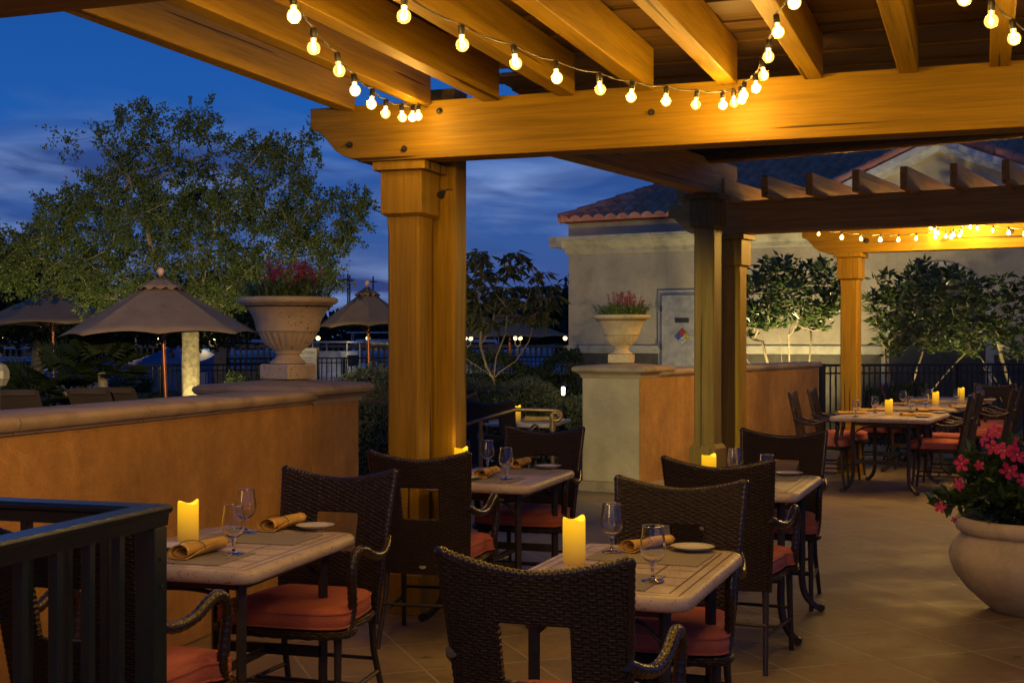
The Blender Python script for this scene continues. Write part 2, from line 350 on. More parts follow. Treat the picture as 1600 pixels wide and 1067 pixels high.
def leaf(name, c1, c2, rough=.5, spec=.4):
    m, nt, b = new_mat(name); v = coords(nt)
    n1 = noise(nt, v, 30, 2); c = ramp(nt, n1, [(.35, c1), (.65, c2)])
    nt.links.new(c, b.inputs['Base Color']); b.inputs['Roughness'].default_value = rough; b.inputs['Specular IOR Level'].default_value = spec
    tr = N(nt, 'ShaderNodeBsdfTranslucent'); nt.links.new(c, tr.inputs[0]); mx = N(nt, 'ShaderNodeMixShader'); mx.inputs[0].default_value = .3
    nt.links.new(b.outputs[0], mx.inputs[1]); nt.links.new(tr.outputs[0], mx.inputs[2]); nt.links.new(mx.outputs[0], nt.nodes['Material Output'].inputs[0]); return m
LOAK = leaf('oak leaves', (.055, .10, .020), (.15, .19, .050)); LMAG = leaf('magnolia leaves', (.045, .075, .02), (.10, .14, .035), .3, .6)
LHEDGE = leaf('hedge leaves', (.035, .060, .022), (.075, .11, .04)); LURN = leaf('strappy leaves', (.08, .14, .03), (.22, .32, .08)); LMAN = leaf('mandevilla leaves', (.035, .075, .022), (.075, .13, .04), .2, .7)
LPALM = leaf('palm fronds', (.014, .03, .008), (.04, .06, .015)); LLOQ = leaf('drooping leaves', (.06, .075, .022), (.13, .13, .045))
PINK = leaf('magenta petals', (.50, .012, .10), (.80, .07, .24), .6); PINK2 = leaf('rose spikes', (.42, .05, .12), (.65, .12, .22), .7); YEL = simple('yellow throat', (.8, .5, .05), .6)
SOIL = simple('dark soil', (.03, .02, .014), .95, 0, .4, 40, .8, 80)
# ------------------------------------------------------------------ ground
g = MB().box(-60, 60, -10, 34, -.30, 0).build('patio_paving', FLOOR); struct(g)
GRASS = simple('dark lawn and soil', (.028, .034, .016), .95, 0, .5, 3, .6, 20)
WATER = simple('marina water', (.01, .02, .04), .08, 0, .1, 2, .25, 3)
# ------------------------------------------------------------------ main pergola (theta 19.94)
T1 = 19.94; M1 = rotz(-R(T1))
perg = thing('pergola', 'golden stained timber pergola overhead hung with string lights, on a thick double post', 'pergola', (0,0,0), -R(T1))
def ogee_beam(x0, x1, y0, y1, z0, z1, name, mat, par, left=True, right=False, loc=None):
    h = z1-z0; L_ = [(x0, z1), (x0, z1-.36*h)]
    L_ += [(x0+.22*h*a, z1-.36*h-b*h) for a, b in ((.35, .035), (.8, .08), (1.25, .16), (1.7, .27), (2.2, .40), (2.8, .50), (3.4, .56))]
    L_ += [(x0+.98, z0+.085*h), (x0+.98, z0)] if False else [(x0+.22*h*4.3, z0+.03*h), (x0+.22*h*4.3, z0)]
    if not left: L_ = [(x0, z1), (x0, z0)]
    Rr = [(x1, z0), (x1, z1)]
    if right:
        Rr = [(x1-.22*h*4.3, z0), (x1-.22*h*4.3, z0+.03*h)] + [(x1-.22*h*a, z1-.36*h-b*h) for a, b in reversed(((.35, .035), (.8, .08), (1.25, .16), (1.7, .27), (2.2, .40), (2.8, .50), (3.4, .56)))] + [(x1, z1-.36*h), (x1, z1)]
    poly = L_ + Rr
    return MB().prism(poly, y0, y1).build(name, mat, par, bevel=.006, loc=loc)
# beam over the double post, in two plies
ogee_beam(-3.53, 3.6, 6.42, 6.505, 2.49, 2.80, 'beam', WX, perg)
ogee_beam(-3.53, 3.6, 6.515, 6.62, 2.493, 2.797, 'beam', WX, perg)
ogee_beam(-4.6, 3.6, 3.02, 3.20, 2.49, 2.80, 'beam', WX, perg)
raf_x = [-3.29+.005, -2.83, -2.44, -2.02, -1.605, -1.18, -.765, -.325, .08, .50, .93, 1.35, 1.77, 2.2]
for x in raf_x:
    jt = rnd.uniform(-.008, .008)
    MB().prism([(x-.045, 2.77), (x+.045, 2.77), (x+.045, 2.985), (x-.045, 2.985)], 1.6, 6.405+jt).build('rafter', WY, perg, bevel=.005)
# shade boards on the rafters
y = 1.7; k = 0
while y < 8.6:
    x0 = -2.62 if k % 5 else -2.45
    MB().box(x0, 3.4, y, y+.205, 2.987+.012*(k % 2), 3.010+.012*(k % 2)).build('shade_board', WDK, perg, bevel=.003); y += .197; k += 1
def post(par, x, y, w_, z0, zt, mat, cap=True, plinth=True, ch=.013, name='post'):
    h = w_/2
    def sec(hh, z, c): return [(x-hh+c, y-hh, z), (x+hh-c, y-hh, z), (x+hh, y-hh+c, z), (x+hh, y+hh-c, z), (x+hh-c, y+hh, z), (x-hh+c, y+hh, z), (x-hh, y+hh-c, z), (x-hh, y-hh+c, z)]
    o = MB().loft([sec(h, z0+.001, .002), sec(h, z0+.62, .002), sec(h, z0+.68, ch), sec(h, zt-.38, ch), sec(h, zt-.33, .002), sec(h, zt-.05, .002)]).build(name, mat, par, smooth=30)
    if cap:
        M = Matrix.Translation((x, y, 0)); cw = h+.028
        MB().squares([(h+.004, h+.004, zt-.302), (cw, cw, zt-.285), (cw, cw, zt-.052)], M).build('capital', mat, par, bevel=.003)
        MB().squares([(cw+.034, cw+.034, zt-.050), (cw+.034, cw+.034, zt-.002)], M).build('cap_board', mat, par, bevel=.004)
    if plinth:
        M = Matrix.Translation((x, y, 0)); pw = h+.03
        MB().squares([(pw, pw, z0+.002), (pw, pw, z0+plinth), (h+.006, h+.006, z0+plinth+.04)], M).build('plinth', mat, par, bevel=.003)
    return o
post(perg, -2.998, 6.595, .19, 0, 2.49, WZ, plinth=.22)
post(perg, -2.895, 6.86, .19, 0, 2.98, WZ, cap=False, plinth=False)
def bolt(par, x, y, z, r=.018):
    m = MB(); m.lathe([(r, 0), (r, .006), (r*.55, .006), (r*.55, .02), (.0005, .022)], 10, Matrix.Translation((x, y, z)) @ Matrix.Rotation(R(90), 4, 'X'))
    return m.build('bolt', METAL, par, smooth=40)
for (px, py) in ((547, 227), (632, 233), (687, 174), (1018, 176)):
    u = (px-800)/F; d = 6.42/(math.cos(R(T1))+math.sin(R(T1))*u); X = d*(math.cos(R(T1))*u - math.sin(R(T1)))
    bolt(perg, X, 6.419, EYE+(HZ-py)/F*d)
# small black flood light clipped to the back post
fl = thing('flood_light', 'small black spot lamp fixed to the side of the rear timber post', 'light', at(693, 300, 7.02), -R(T1))
MB().lathe([(.008, 0), (.018, .01), (.022, .035), (.022, .045)], 16, Matrix.Rotation(R(120), 4, 'X')).build('lamp_housing', BLACK, fl, smooth=40)
MB().tube([(.015, .09, .02), (.01, .03, .015), (0, 0, 0)], .004).build('bracket', METAL, fl, smooth=40)
# ------------------------------------------------------------------ left garden wall and pier (theta 16.3)
TW = 16.3; corner = Vector((-1.647, 6.25, 0))
mw = frame(corner, TW)
wallA = thing('garden_wall', 'orange stucco garden wall with a stone coping at the left', 'wall', corner, -R(TW))
MB().box(-.34, 0, -6.5, 1.60, 0, 1.128).build('wall_body', STUCCO_O, wallA, bevel=.012)
def coping(y0, y1, par, xin=.045, xw=-.385, z=1.128, t=.075):
    prof = [(xin-.035, z), (xin-.035, z+.012), (xin-.012, z+.018), (xin, z+.034), (xin+.004, z+.052), (xin-.004, z+.068), (xin-.02, z+t), (xw+.02, z+t), (xw+.004, z+.068), (xw, z+.034), (xw+.035, z+.012), (xw+.035, z)]
    return MB().prism(prof, y0, y1).build('coping_stone', CAP, par, smooth=50, bevel=.004)
yy = 1.60
for k in range(9):
    coping(yy-.925, yy-.003, wallA); yy -= .928
pierA = thing('stone_capped_pier', 'orange stucco pier with moulded stone cap carrying the nearer large urn', 'pier', tuple(mw @ Vector((-.35, 1.955, 0))), -R(TW))
MB().box(-.345, .353, -.345, .345, 0, 1.14).build('pier_body', STUCCO_O, pierA, bevel=.012)
def pier_cap(par, hw, z):
    a = hw
    MB().squares([(a+.006, a+.006, z), (a+.012, a+.012, z+.03), (a+.03, a+.03, z+.045), (a+.045, a+.045, z+.056), (a+.068, a+.068, z+.064), (a+.078, a+.078, z+.085), (a+.074, a+.074, z+.105), (a+.05, a+.05, z+.118), (.02, .02, z+.15)]).build('pier_cap', CAP, par, smooth=40, bevel=.003)
pier_cap(pierA, .35, 1.115)
def make_urn(label, loc, rz, sc, seed):
    u = thing('planter_urn', label, 'urn', loc, rz, 'fluted stone urns on the piers'); u.scale = (sc,)*3
    MB().squares([(.125, .125, 0), (.127, .127, .09), (.118, .118, .095)]).build('urn_base', URN, u, bevel=.008)
    prof = [(.10, .094), (.117, .10), (.110, .112), (.085, .130), (.073, .150), (.078, .160), (.086, .164), (.084, .172), (.088, .178)]
    low = [(.104, .19), (.122, .205), (.142, .225), (.16, .25), (.175, .275), (.188, .30)]
    top = [(.197, .304), (.199, .315), (.202, .33), (.208, .36), (.222, .395), (.243, .43), (.268, .462), (.288, .472), (.302, .476), (.314, .486), (.318, .497), (.314, .510), (.300, .517), (.286, .512), (.278, .495), (.262, .46), (.24, .43)]
    def fn(r, z, t):
        if .18 < z < .302:
            k = math.sin(math.pi*(z-.18)/.122)**.6; r = r + .0085*k*(abs(math.cos(12*t))*1.6-1.0)
        return r, z
    MB().lathe(prof+low+top, 144, None, True, fn).build('urn_bowl', URN, u, smooth=50)
    MB().lathe([(.27, .455), (.27, .478), (.1, .486), (.001, .489)], 24).build('soil', SOIL, u, smooth=60)
    rr = random.Random(seed); lf = MB()
    for i in range(330):
        a = rr.uniform(0, 2*math.pi); r0 = .25*math.sqrt(rr.random()); L = rr.uniform(.08, .19); out_ = rr.uniform(.02, .13)*(0.5+r0/.25)
        b = Vector((r0*math.cos(a), r0*math.sin(a), .475)); dd = Vector((math.cos(a+rr.uniform(-.7,.7)), math.sin(a+rr.uniform(-.7,.7)), 0)); s = dd.cross(Vector((0,0,1)))*rr.uniform(.004, .008)
        p = [b, b+dd*out_*.35+Vector((0,0,L*.6)), b+dd*out_*.8+Vector((0,0,L*.92)), b+dd*out_*1.3+Vector((0,0,L*rr.uniform(.6, .95)))]
        lf.add([tuple(p[0]-s), tuple(p[0]+s), tuple(p[1]+s*1.2), tuple(p[1]-s*1.2), tuple(p[2]+s*.8), tuple(p[2]-s*.8), tuple(p[3])], [(0,1,2,3), (3,2,4,5), (5,4,6)])
    lf.build('leaves', LURN, u)
    fl_ = MB(); st = MB()
    for i in range(34):
        a = rr.uniform(0, 2*math.pi); r0 = .17*math.sqrt(rr.random()); b = Vector((r0*math.cos(a)+.03, r0*math.sin(a), .48)); H = rr.uniform(.17, .30)
        tip = b + Vector((rr.uniform(-.07, .07), rr.uniform(-.05, .05), H)); st.tube([b, (b+tip)/2+Vector((rr.uniform(-.01,.01),0,0)), tip], .0022, 4)
        for j in range(46):
            f = .42+.58*j/46; c = b.lerp(tip, f); q = (1.15-f)*.045+.006; c = c + Vector((rr.uniform(-q,q), rr.uniform(-q,q), 0)); s = rr.uniform(.005, .010)
            a1 = Vector((rr.uniform(-1,1), rr.uniform(-1,1), rr.uniform(-1,1))).normalized()*s; a2 = a1.cross(Vector((rr.uniform(-1,1), rr.uniform(-1,1), 1))).normalized()*s
            fl_.add([tuple(c-a1), tuple(c-a2), tuple(c+a1), tuple(c+a2)], [(0,1,2,3)])
    fl_.build('flower_spikes', PINK2, u); st.build('stems', LURN, u)
    return u
pA = mw @ Vector((-.35, 1.955, 0))
make_urn('large pitted stone urn of pink flower spikes on the nearer orange pier', (pA.x+.01, pA.y, 1.262), -R(35.2), 1.0, 3)
# ------------------------------------------------------------------ right pier and wall (theta 30.5)
T2 = 30.5; cB = Vector((1.25, 12.7, 0)); mB2 = frame(cB, T2)
pierB = thing('stone_capped_pier', 'pale cream faced pier with stone cap carrying the farther smaller urn', 'pier', tuple(mB2 @ Vector((-.32, .32, 0))), -R(T2))
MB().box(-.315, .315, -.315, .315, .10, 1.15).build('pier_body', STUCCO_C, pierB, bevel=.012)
MB().box(-.345, .33, -.345, .33, 0, .10).build('pier_base', CAP, pierB, bevel=.008)
pier_cap(pierB, .32, 1.135)
pB = mB2 @ Vector((-.34, .30, 0))
make_urn('small stone urn of rose flowers and strappy leaves on the farther cream pier', (pB.x, pB.y, 1.283), -R(14), .94, 9)
wallB = thing('garden_wall', 'orange stucco garden wall with a stone coping running behind the right posts', 'wall', tuple(cB), -R(T2))
MB().box(-.30, 0.004, .636, 5.8, 0, 1.14).build('wall_body', STUCCO_O, wallB, bevel=.01)
MB().box(-.02, 0.008, -.63, -.002, 0.0, 1.146).build('wall_face', STUCCO_O, wallB, bevel=.002) if False else None
for k in range(6):
    coping(.42+.9*k, .42+.9*k+.895, wallB, .05, -.35, 1.14, .08)
# orange return face of the cream pier
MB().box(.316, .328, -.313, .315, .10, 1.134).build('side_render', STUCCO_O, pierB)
# ------------------------------------------------------------------ second pergola (theta 30.5), through beam point
o2 = at(1153, 366, 12.0); o2.z = 0
p2 = thing('pergola', 'darker timber pergola with pointed rafter tails over the far right tables', 'pergola', tuple(o2), -R(T2))
ogee_beam(-.66, 5.2, -.09, .09, 2.49, 2.79, 'beam', WDX, p2)
ogee_beam(-.36, 5.2, 3.0, 3.16, 2.49, 2.79, 'beam', WX, p2)
for k in range(0, 14):
    x = -.36 + .40*k
    MB().prism([(x-.03, 2.765), (x+.03, 2.765), (x+.03, 2.95), (x-.03, 2.95)], -.52, 3.6).build('rafter', WDY, p2, bevel=.004)
post(p2, -.05, .02, .19, 0, 2.49, WZ, plinth=.22)
post(p2, .18, 3.08, .19, 0, 2.49, WZ, plinth=.18)
post(p2, 4.6, 3.10, .19, 0, 2.49, WZ, plinth=.5)
for x, z in ((.38, 2.62), (1.9, 2.66), (3.0, 2.60)): bolt(p2, x, 2.998, z, .03)
# ------------------------------------------------------------------ porch frame with the tall olive post
b1 = at(1106, 533, 11.45); b1.z = 0
p3 = thing('porch_frame', 'tall timber post carrying a dark corner beam and gutter, nearest the cream pier', 'porch', tuple(b1), -R(T2))
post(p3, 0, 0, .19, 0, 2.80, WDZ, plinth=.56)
ogee_beam(0, 1, 0, 1, 0, 1, 'x', WX, None) if False else None
m = MB(); prof = [(-3.2, 2.80), (.10, 2.80), (.30, 2.84), (.42, 2.93), (.52, 2.98), (.52, 3.10), (-3.2, 3.10)]
m.add([(-.08, y_, z_) for y_, z_ in prof] + [(.08, y_, z_) for y_, z_ in prof], [tuple(range(7)), tuple(range(13, 6, -1))] + [(i, (i+1) % 7, (i+1) % 7+7, i+7) for i in range(7)])
m.build('corner_beam', WDY, p3, bevel=.005)
MB().box(-.16, -.085, -3.3, -.5, 2.94, 3.03).build('gutter', METAL, p3, bevel=.01)
gA = at(1120, 257, 11.27); gB = at(1640, 212, 9.74); vec = gB-gA; ang = math.atan2(vec.y, vec.x); Ln = Vector((vec.x, vec.y)).length
fas = thing('roof_edge', 'dark fascia and gutter edge of the porch roof behind the main beam', 'roof', (gA.x, gA.y, 0), ang)
MB().box(-.4, Ln+1, -.05, .03, 3.05, 3.30).build('fascia', WDX, fas, bevel=.005)
m = MB(); gp = [(-.05-.11, 3.19), (-.05-.12, 3.12), (-.05-.07, 3.075), (-.052, 3.07), (-.052, 3.19)]
m.add([(-.4, a, b_) for a, b_ in gp] + [(Ln+1, a, b_) for a, b_ in gp], [tuple(range(5)), tuple(range(9, 4, -1))] + [(i, (i+1) % 5, (i+1) % 5+5, i+5) for i in range(5)]); m.build('gutter', METAL, fas, smooth=30)
MB().box(-.4, Ln+1, -2.2, -.18, 3.22, 3.28).build('soffit', WDX, fas)
# ------------------------------------------------------------------ string lights
def bulb_proto():
    b = bpy.data.objects.new('bulb', None); COL.objects.link(b)
    pr = [(.0005, -.080)]
    for i in range(1, 14):
        t = math.pi*i/15; pr.append((.0225*math.sin(t), -.0565-.0235*math.cos(t)))
    pr += [(.0105, -.031), (.010, -.022)]
    MB().lathe(pr, 20, None, False).build('globe', BGLASS, b, smooth=60)
    MB().lathe([(.010, .008), (.0115, .004), (.0115, -.018), (.010, -.024), (.002, -.024)], 12).build('socket', BLACK, b, smooth=40)
    f = MB()
    for s in (-1, 1): f.tube(spline([(s*.003, 0, -.026), (s*.006, .002, -.040), (s*.0085, 0, -.056), (s*.004, -.002, -.068), (0, 0, -.060)], 4), .0017, 6)
    f.build('filament', FILA, b, smooth=60)
    return b
BP = bulb_proto()
used = [False]
def bulb(par, p, power, scl=1.0):
    M = Matrix.Rotation(rnd.uniform(-.12, .12), 4, 'X') @ Matrix.Rotation(rnd.uniform(-.12, .12), 4, 'Y') @ rotz(rnd.uniform(0, 6))
    if not used[0]: b = BP; used[0] = True; freeze(BP)
    else: b = tree_copy(BP)
    b.parent = par; b.matrix_local = Matrix.Translation(p) @ M @ Matrix.Scale(scl, 4)
    L = bpy.data.lights.new('bulb_light', 'POINT'); L.energy = power; L.color = (1, .60, .13); L.shadow_soft_size = .022
    lo_ = bpy.data.objects.new('bulb_light', L); COL.objects.link(lo_); lo_.parent = par; lo_.location = p - Vector((0, 0, .057*scl))
def string(label, bulbs, extra0, extra1, power, scl=1.0, tail=0, back=False):
    s = thing('string_lights', label, 'string lights', (0,0,0), 0, 'festoon strings of globe bulbs')
    P = [at(px, py, d) + Vector((0, 0, .057*scl+.012)) for px, py, d in bulbs]
    for p in P: bulb(s, p, power, scl)
    if tail:                       # the string runs on overhead past the edge of the picture
        if back: P = P[::-1]
        a0 = P[0]; dx = (P[0].x-P[1].x)*.6; T_ = [Vector((a0.x+dx*(k+1), a0.y-.34*(k+1), 2.57+.075*math.cos(k*.9)+.04)) for k in range(tail)]
        for p in T_: bulb(s, p, power, scl)
        P = T_[::-1]+P
        if back: P = P[::-1]
    path = ([at(*e) for e in extra0]) + [p+Vector((0,0,.012)) for p in P] + ([at(*e) for e in extra1])
    pts = []
    for a, b in zip(path[:-1], path[1:]):
        sag = .012*(b-a).length/.35
        for j in range(6): t = j/6; pts.append(a.lerp(b, t) - Vector((0, 0, sag*4*t*(1-t))))
    pts.append(path[-1]); tw = []
    for sgn in (0, math.pi):
        q = [p + Vector((math.cos(i*1.1+sgn), math.sin(i*1.1+sgn), math.sin(i*1.1+sgn)))*.0022 for i, p in enumerate(pts)]
        tw.append(q)
    m = MB()
    for q in tw: m.tube(q, .0026, 5)
    m.build('cord', WIRE, s, smooth=60); return s
string('string of globe bulbs at the left swooping down to the beam end above the post',
  [(458, 33, 4.0), (490, 81, 4.35), (527, 116, 4.7), (553, 147, 5.1), (582, 168, 5.5), (603, 182, 5.9), (627, 188, 6.3), (645, 188, 6.6), (654, 186, 6.8)],
  [], [(668, 167, 6.93)], BULB_W, 1.0, 10)
string('long middle string of globe bulbs drooping right along the big beam',
  [(632, 32, 4.0), (721, 76, 4.3), (803, 105, 4.6), (868, 128, 4.9), (936, 145, 5.15), (988, 157, 5.4), (1041, 163, 5.65), (1089, 168, 5.9), (1129, 169, 6.12), (1146, 165, 6.25)],
  [], [(1146, 146, 6.37)], BULB_W, 1.0, 10)
string('right-hand string of globe bulbs rising steeply from the middle of the big beam',
  [(1157, 161, 6.15), (1163, 154, 6.0), (1180, 143, 5.75), (1191, 123, 5.4), (1201, 94, 5.0), (1213, 57, 4.6), (1243, 11, 4.2)],
  [(1149, 146, 6.37)], [], BULB_W, 1.0, 11, True)
string('short stretch of globe bulbs in the top right corner of the picture',
  [(1510, 5, 3.9), (1549, 39, 4.15), (1582, 67, 4.4), (1618, 88, 4.7), (1652, 103, 5.0), (1685, 112, 5.35)], [], [(1720, 112, 5.7)], BULB_W, 1.0, 10)
string('far string of globe bulbs hanging level under the darker pergola, its left part',
  [(1280, 368, 12.35), (1315, 373.5, 12.7), (1345, 376, 13.0), (1376, 377, 13.3), (1404, 377, 13.6), (1432, 375, 13.8), (1461, 372, 14.0)],
  [(1262, 355, 12.15)], [(1466, 360, 14.1)], FAR_BULB_W, .85)
string('far globe bulbs bunched in a loop at the middle of the far beam',
  [(1454, 359, 13.0), (1461, 364, 13.1), (1466, 367, 13.2), (1478, 371.5, 13.3), (1486, 372.5, 13.35), (1490, 369, 13.2), (1500, 370, 13.0), (1502, 365, 13.1)],
  [(1450, 350, 13.4)], [(1512, 350, 13.8)], FAR_BULB_W*.7, .85)
string('far string of globe bulbs running off to the right under the darker pergola',
  [(1516, 357, 13.7), (1527, 359, 13.5), (1552, 363, 13.2), (1576, 366, 12.9), (1600, 369, 12.6), (1626, 370, 12.3), (1662, 366, 12.2), (1700, 358, 12.3), (1740, 350, 12.5), (1780, 346, 12.8), (1815, 346, 13.2), (1840, 350, 13.6), (1800, 362, 14.2), (1750, 366, 14.8), (1700, 362, 15.4)],
  [(1512, 350, 13.8)], [(1690, 352, 15.7)], FAR_BULB_W*1.3, .85)
# ------------------------------------------------------------------ wicker chair
ZB, ZH0, ZH1 = .36, .635, .79
def back_pt(u, z, off=0):
    hw = .212 + (.250-.212)*(z-ZB)/.60; t = (z-ZB)/.60
    return (u*hw, -.205 - .115*t**1.25 - .0 + .030*(u*u) + off, z)
def ztop(u): return .918 + .045*abs(u)**1.7
def make_chair():
    c = thing('armchair', 'dark wicker armchair with coral cushion', 'chair', (0,0,0), 0)
    us = [-1, -.93, -.8, -.6, -.4, -.2, 0, .2, .4, .6, .8, .93, 1]; rows = []
    for j in range(8): rows.append([back_pt(u, ZB+(ZH0-ZB)*j/7) for u in us])
    for j in range(1, 5): rows.append([back_pt(u, ZH0+(ZH1-ZH0)*j/4) for u in us])
    for j in range(1, 6): rows.append([back_pt(u, ZH1+(ztop(u)-ZH1)*j/5) for u in us])
    nu = len(us); front = [p for r in rows for p in r]; T = .030
    backv = [(x, y-T, z) for x, y, z in front]; nv = len(front); faces = []; keep = set()
    for r in range(len(rows)-1):
        for i in range(nu-1):
            if 7 <= r < 11 and 4 <= i < 8: continue
            keep.add((r, i))
    for (r, i) in keep:
        a = r*nu+i; b = a+1; cc = a+nu+1; d = a+nu
        faces.append((a, b, cc, d)); faces.append((a+nv, d+nv, cc+nv, b+nv))
        for (nr, ni, e0, e1) in ((r-1, i, a, b), (r+1, i, cc, d), (r, i-1, d, a), (r, i+1, b, cc)):
            if (nr, ni) not in keep: faces.append((e1, e0, e0+nv, e1+nv))
    m = MB(); m.add(front+backv, faces); m.build('backrest', WICK, c, smooth=40, bevel=.006)
    # braided binding round the outside edge
    edge = [back_pt(-1, ZB+(ztop(1)-ZB)*j/26, -.015) for j in range(27)] + [(*back_pt(-1+2*j/26, ztop(-1+2*j/26), -.015)[:2], ztop(-1+2*j/26)) for j in range(1, 26)] + [back_pt(1, ztop(1)-(ztop(1)-ZB)*j/26, -.015) for j in range(27)]
    ep = spline(edge, 4); m = MB(); m.tube(ep, [.0138+.0012*math.sin(i*1.9) for i in range(len(ep))], 8); m.build('edge_binding', CORD, c, smooth=60)
    # cushion outline: wider in front of the arms
    outl = []
    ctrl = [(0, -.20), (.13, -.20), (.185, -.185), (.215, -.13), (.232, 0), (.236, .115), (.262, .145), (.272, .19), (.255, .245), (.19, .275), (.09, .287), (0, .29)]
    left = [(-x, y) for x, y in reversed(ctrl[1:-1])]
    outl = spline([(x, y) for x, y in ctrl] + left + [ctrl[0]], 4)[:-1]
    cx, cy = 0, .04; ring = lambda s, z: [(cx+(x-cx)*s, cy+(y-cy)*s, z) for x, y in outl]
    m = MB(); m.loft([ring(.90, .425), ring(.97, .428), ring(1.0, .440), ring(1.005, .462), ring(.995, .484), ring(.95, .499), ring(.82, .508), ring(.55, .514), ring(.25, .516), ring(.05, .516)])
    cu = m.build('seat_cushion', CUSH, c, smooth=50)
    pm = MB()
    for z in (.487, .434):
        o = ring(.998, z); pm.tube([o[i % len(o)] for i in range(len(o)+1)], .0045, 6)
    pm.build('piping', CUSH, cu, smooth=60)
    # seat frame
    m = MB(); o = ring(1.0, .408); m.tube([o[i % len(o)] for i in range(len(o)+1)], [.0165+.002*math.sin(i*2.3) for i in range(len(o)+1)], 8)
    m.loft([ring(.97, .412), ring(.97, .420)]); m.build('seat_frame', WICK, c, smooth=50)
    # arms, wrapped in cane
    for s in (-1, 1):
        path = spline([(s*.232, -.262, .700), (s*.252, -.20, .672), (s*.268, -.11, .655), (s*.275, -.02, .665), (s*.277, .06, .695), (s*.277, .12, .706), (s*.276, .165, .685), (s*.275, .185, .63), (s*.272, .175, .56), (s*.268, .165, .49), (s*.262, .185, .432), (s*.262, .21, .412)], 9)
        m = MB(); m.tube(path, [(.0195-.003*abs(i/len(path)-.45))+.0016*math.sin(i*2.1) for i in range(len(path))], 9); m.build('arm', CORD, c, smooth=60)
    for s in (-1, 1):
        MB().tube([(s*.232, .215, .415), (s*.236, .225, .22), (s*.240, .245, 0.0)], [.017, .014, .012], 8).build('leg', METAL, c, smooth=50)
        MB().tube([(s*.195, -.19, .415), (s*.20, -.20, .25), (s*.215, -.285, 0.0)], [.017, .014, .012], 8).build('leg', METAL, c, smooth=50)
    m = MB()
    for s in (-1, 1): m.tube([(s*.238, .236, .16), (s*.207, -.235, .16)], .009, 6)
    m.tube([(-.222, 0, .16), (.222, 0, .16)], .009, 6); m.tube([(-.237, .23, .21), (.237, .23, .21)], .008, 6); m.tube([(-.205, -.225, .21), (.205, -.225, .21)], .008, 6)
    m.build('stretcher', METAL, c, smooth=50)
    MB().lathe([(.0005, 0), (.016, .001), (.018, .003), (.0005, .004)], 14, Matrix.Translation((0.0, -.236, .40)) @ Matrix.Rotation(R(90), 4, 'X') @ Matrix.Scale(.6, 4, (0, 1, 0))).build('maker_tag', TRIM, c, smooth=60)
    return c
chair0 = make_chair(); freeze(chair0); cu_ = [False]
def chair(tx, ty, facing, label, group='dark wicker armchairs with coral cushions'):
    """tx, ty: midpoint of the top of the back; facing: clockwise degrees of the sitter's gaze from the viewing direction"""
    if not cu_[0]: c = chair0; cu_[0] = True
    else: c = tree_copy(chair0)
    a = -R(facing); f = Vector((math.sin(R(facing)), math.cos(R(facing)), 0))
    c.location = Vector((tx, ty, 0)) + f*.325; c.rotation_euler = (0, 0, a); c['label'] = label; c['group'] = group
    return c
chair(-1.31, 3.70, 16, 'wicker armchair seen from behind through the dark railing, nearest the left edge')
chair(-.716, 5.43, 197, 'wicker armchair facing the viewer with its back near the orange wall, left table')
chair(.045, 3.22, 19, 'black-looking wicker armchair back closest to the viewer at the bottom centre')
chair(.66, 5.04, 199, 'wicker armchair facing the viewer at the far end of the front centre table')
chair(-.455, 6.24, 12, 'wicker armchair seen from behind just in front of the thick timber post')
chair(.21, 8.1, 199, 'wicker armchair facing the viewer in front of the bronze handrail')
chair(.925, 5.86, 22, 'wicker armchair seen from behind, right behind the front centre table')
chair(1.645, 7.82, 201, 'wicker armchair facing the viewer beside the plinth of the tall olive post')
FAR = 'wicker armchairs round the far right tables'
chair(2.93, 13.6, 28+82, 'far armchair with pierced back, nearest the orange wall end, at left of far tables', FAR)
chair(3.34, 14.5, 28+84, 'second far armchair from the left, half hidden behind the leftmost far one', FAR)
chair(4.62, 12.95, 28-95, 'nearer of the right side armchairs at the nearest far table, beside the pink flowers', FAR)
chair(5.00, 13.75, 28-92, 'right side armchair just behind the one nearest the pink flowers', FAR)
chair(4.06, 15.6, 28+85, 'far armchair standing in front of the lone far post', FAR)
chair(4.72, 16.5, 28+86, 'far armchair in shadow just right of the lone far post', FAR)
chair(5.75, 14.75, 28-92, 'armchair at the right edge serving the middle far table, tall slanted back', FAR)
chair(6.15, 15.5, 28-90, 'most distant armchair at the right picture edge', FAR)
chair(6.2, 16.6, 205, 'broad dark armchair facing the viewer in front of the picket railing', FAR)
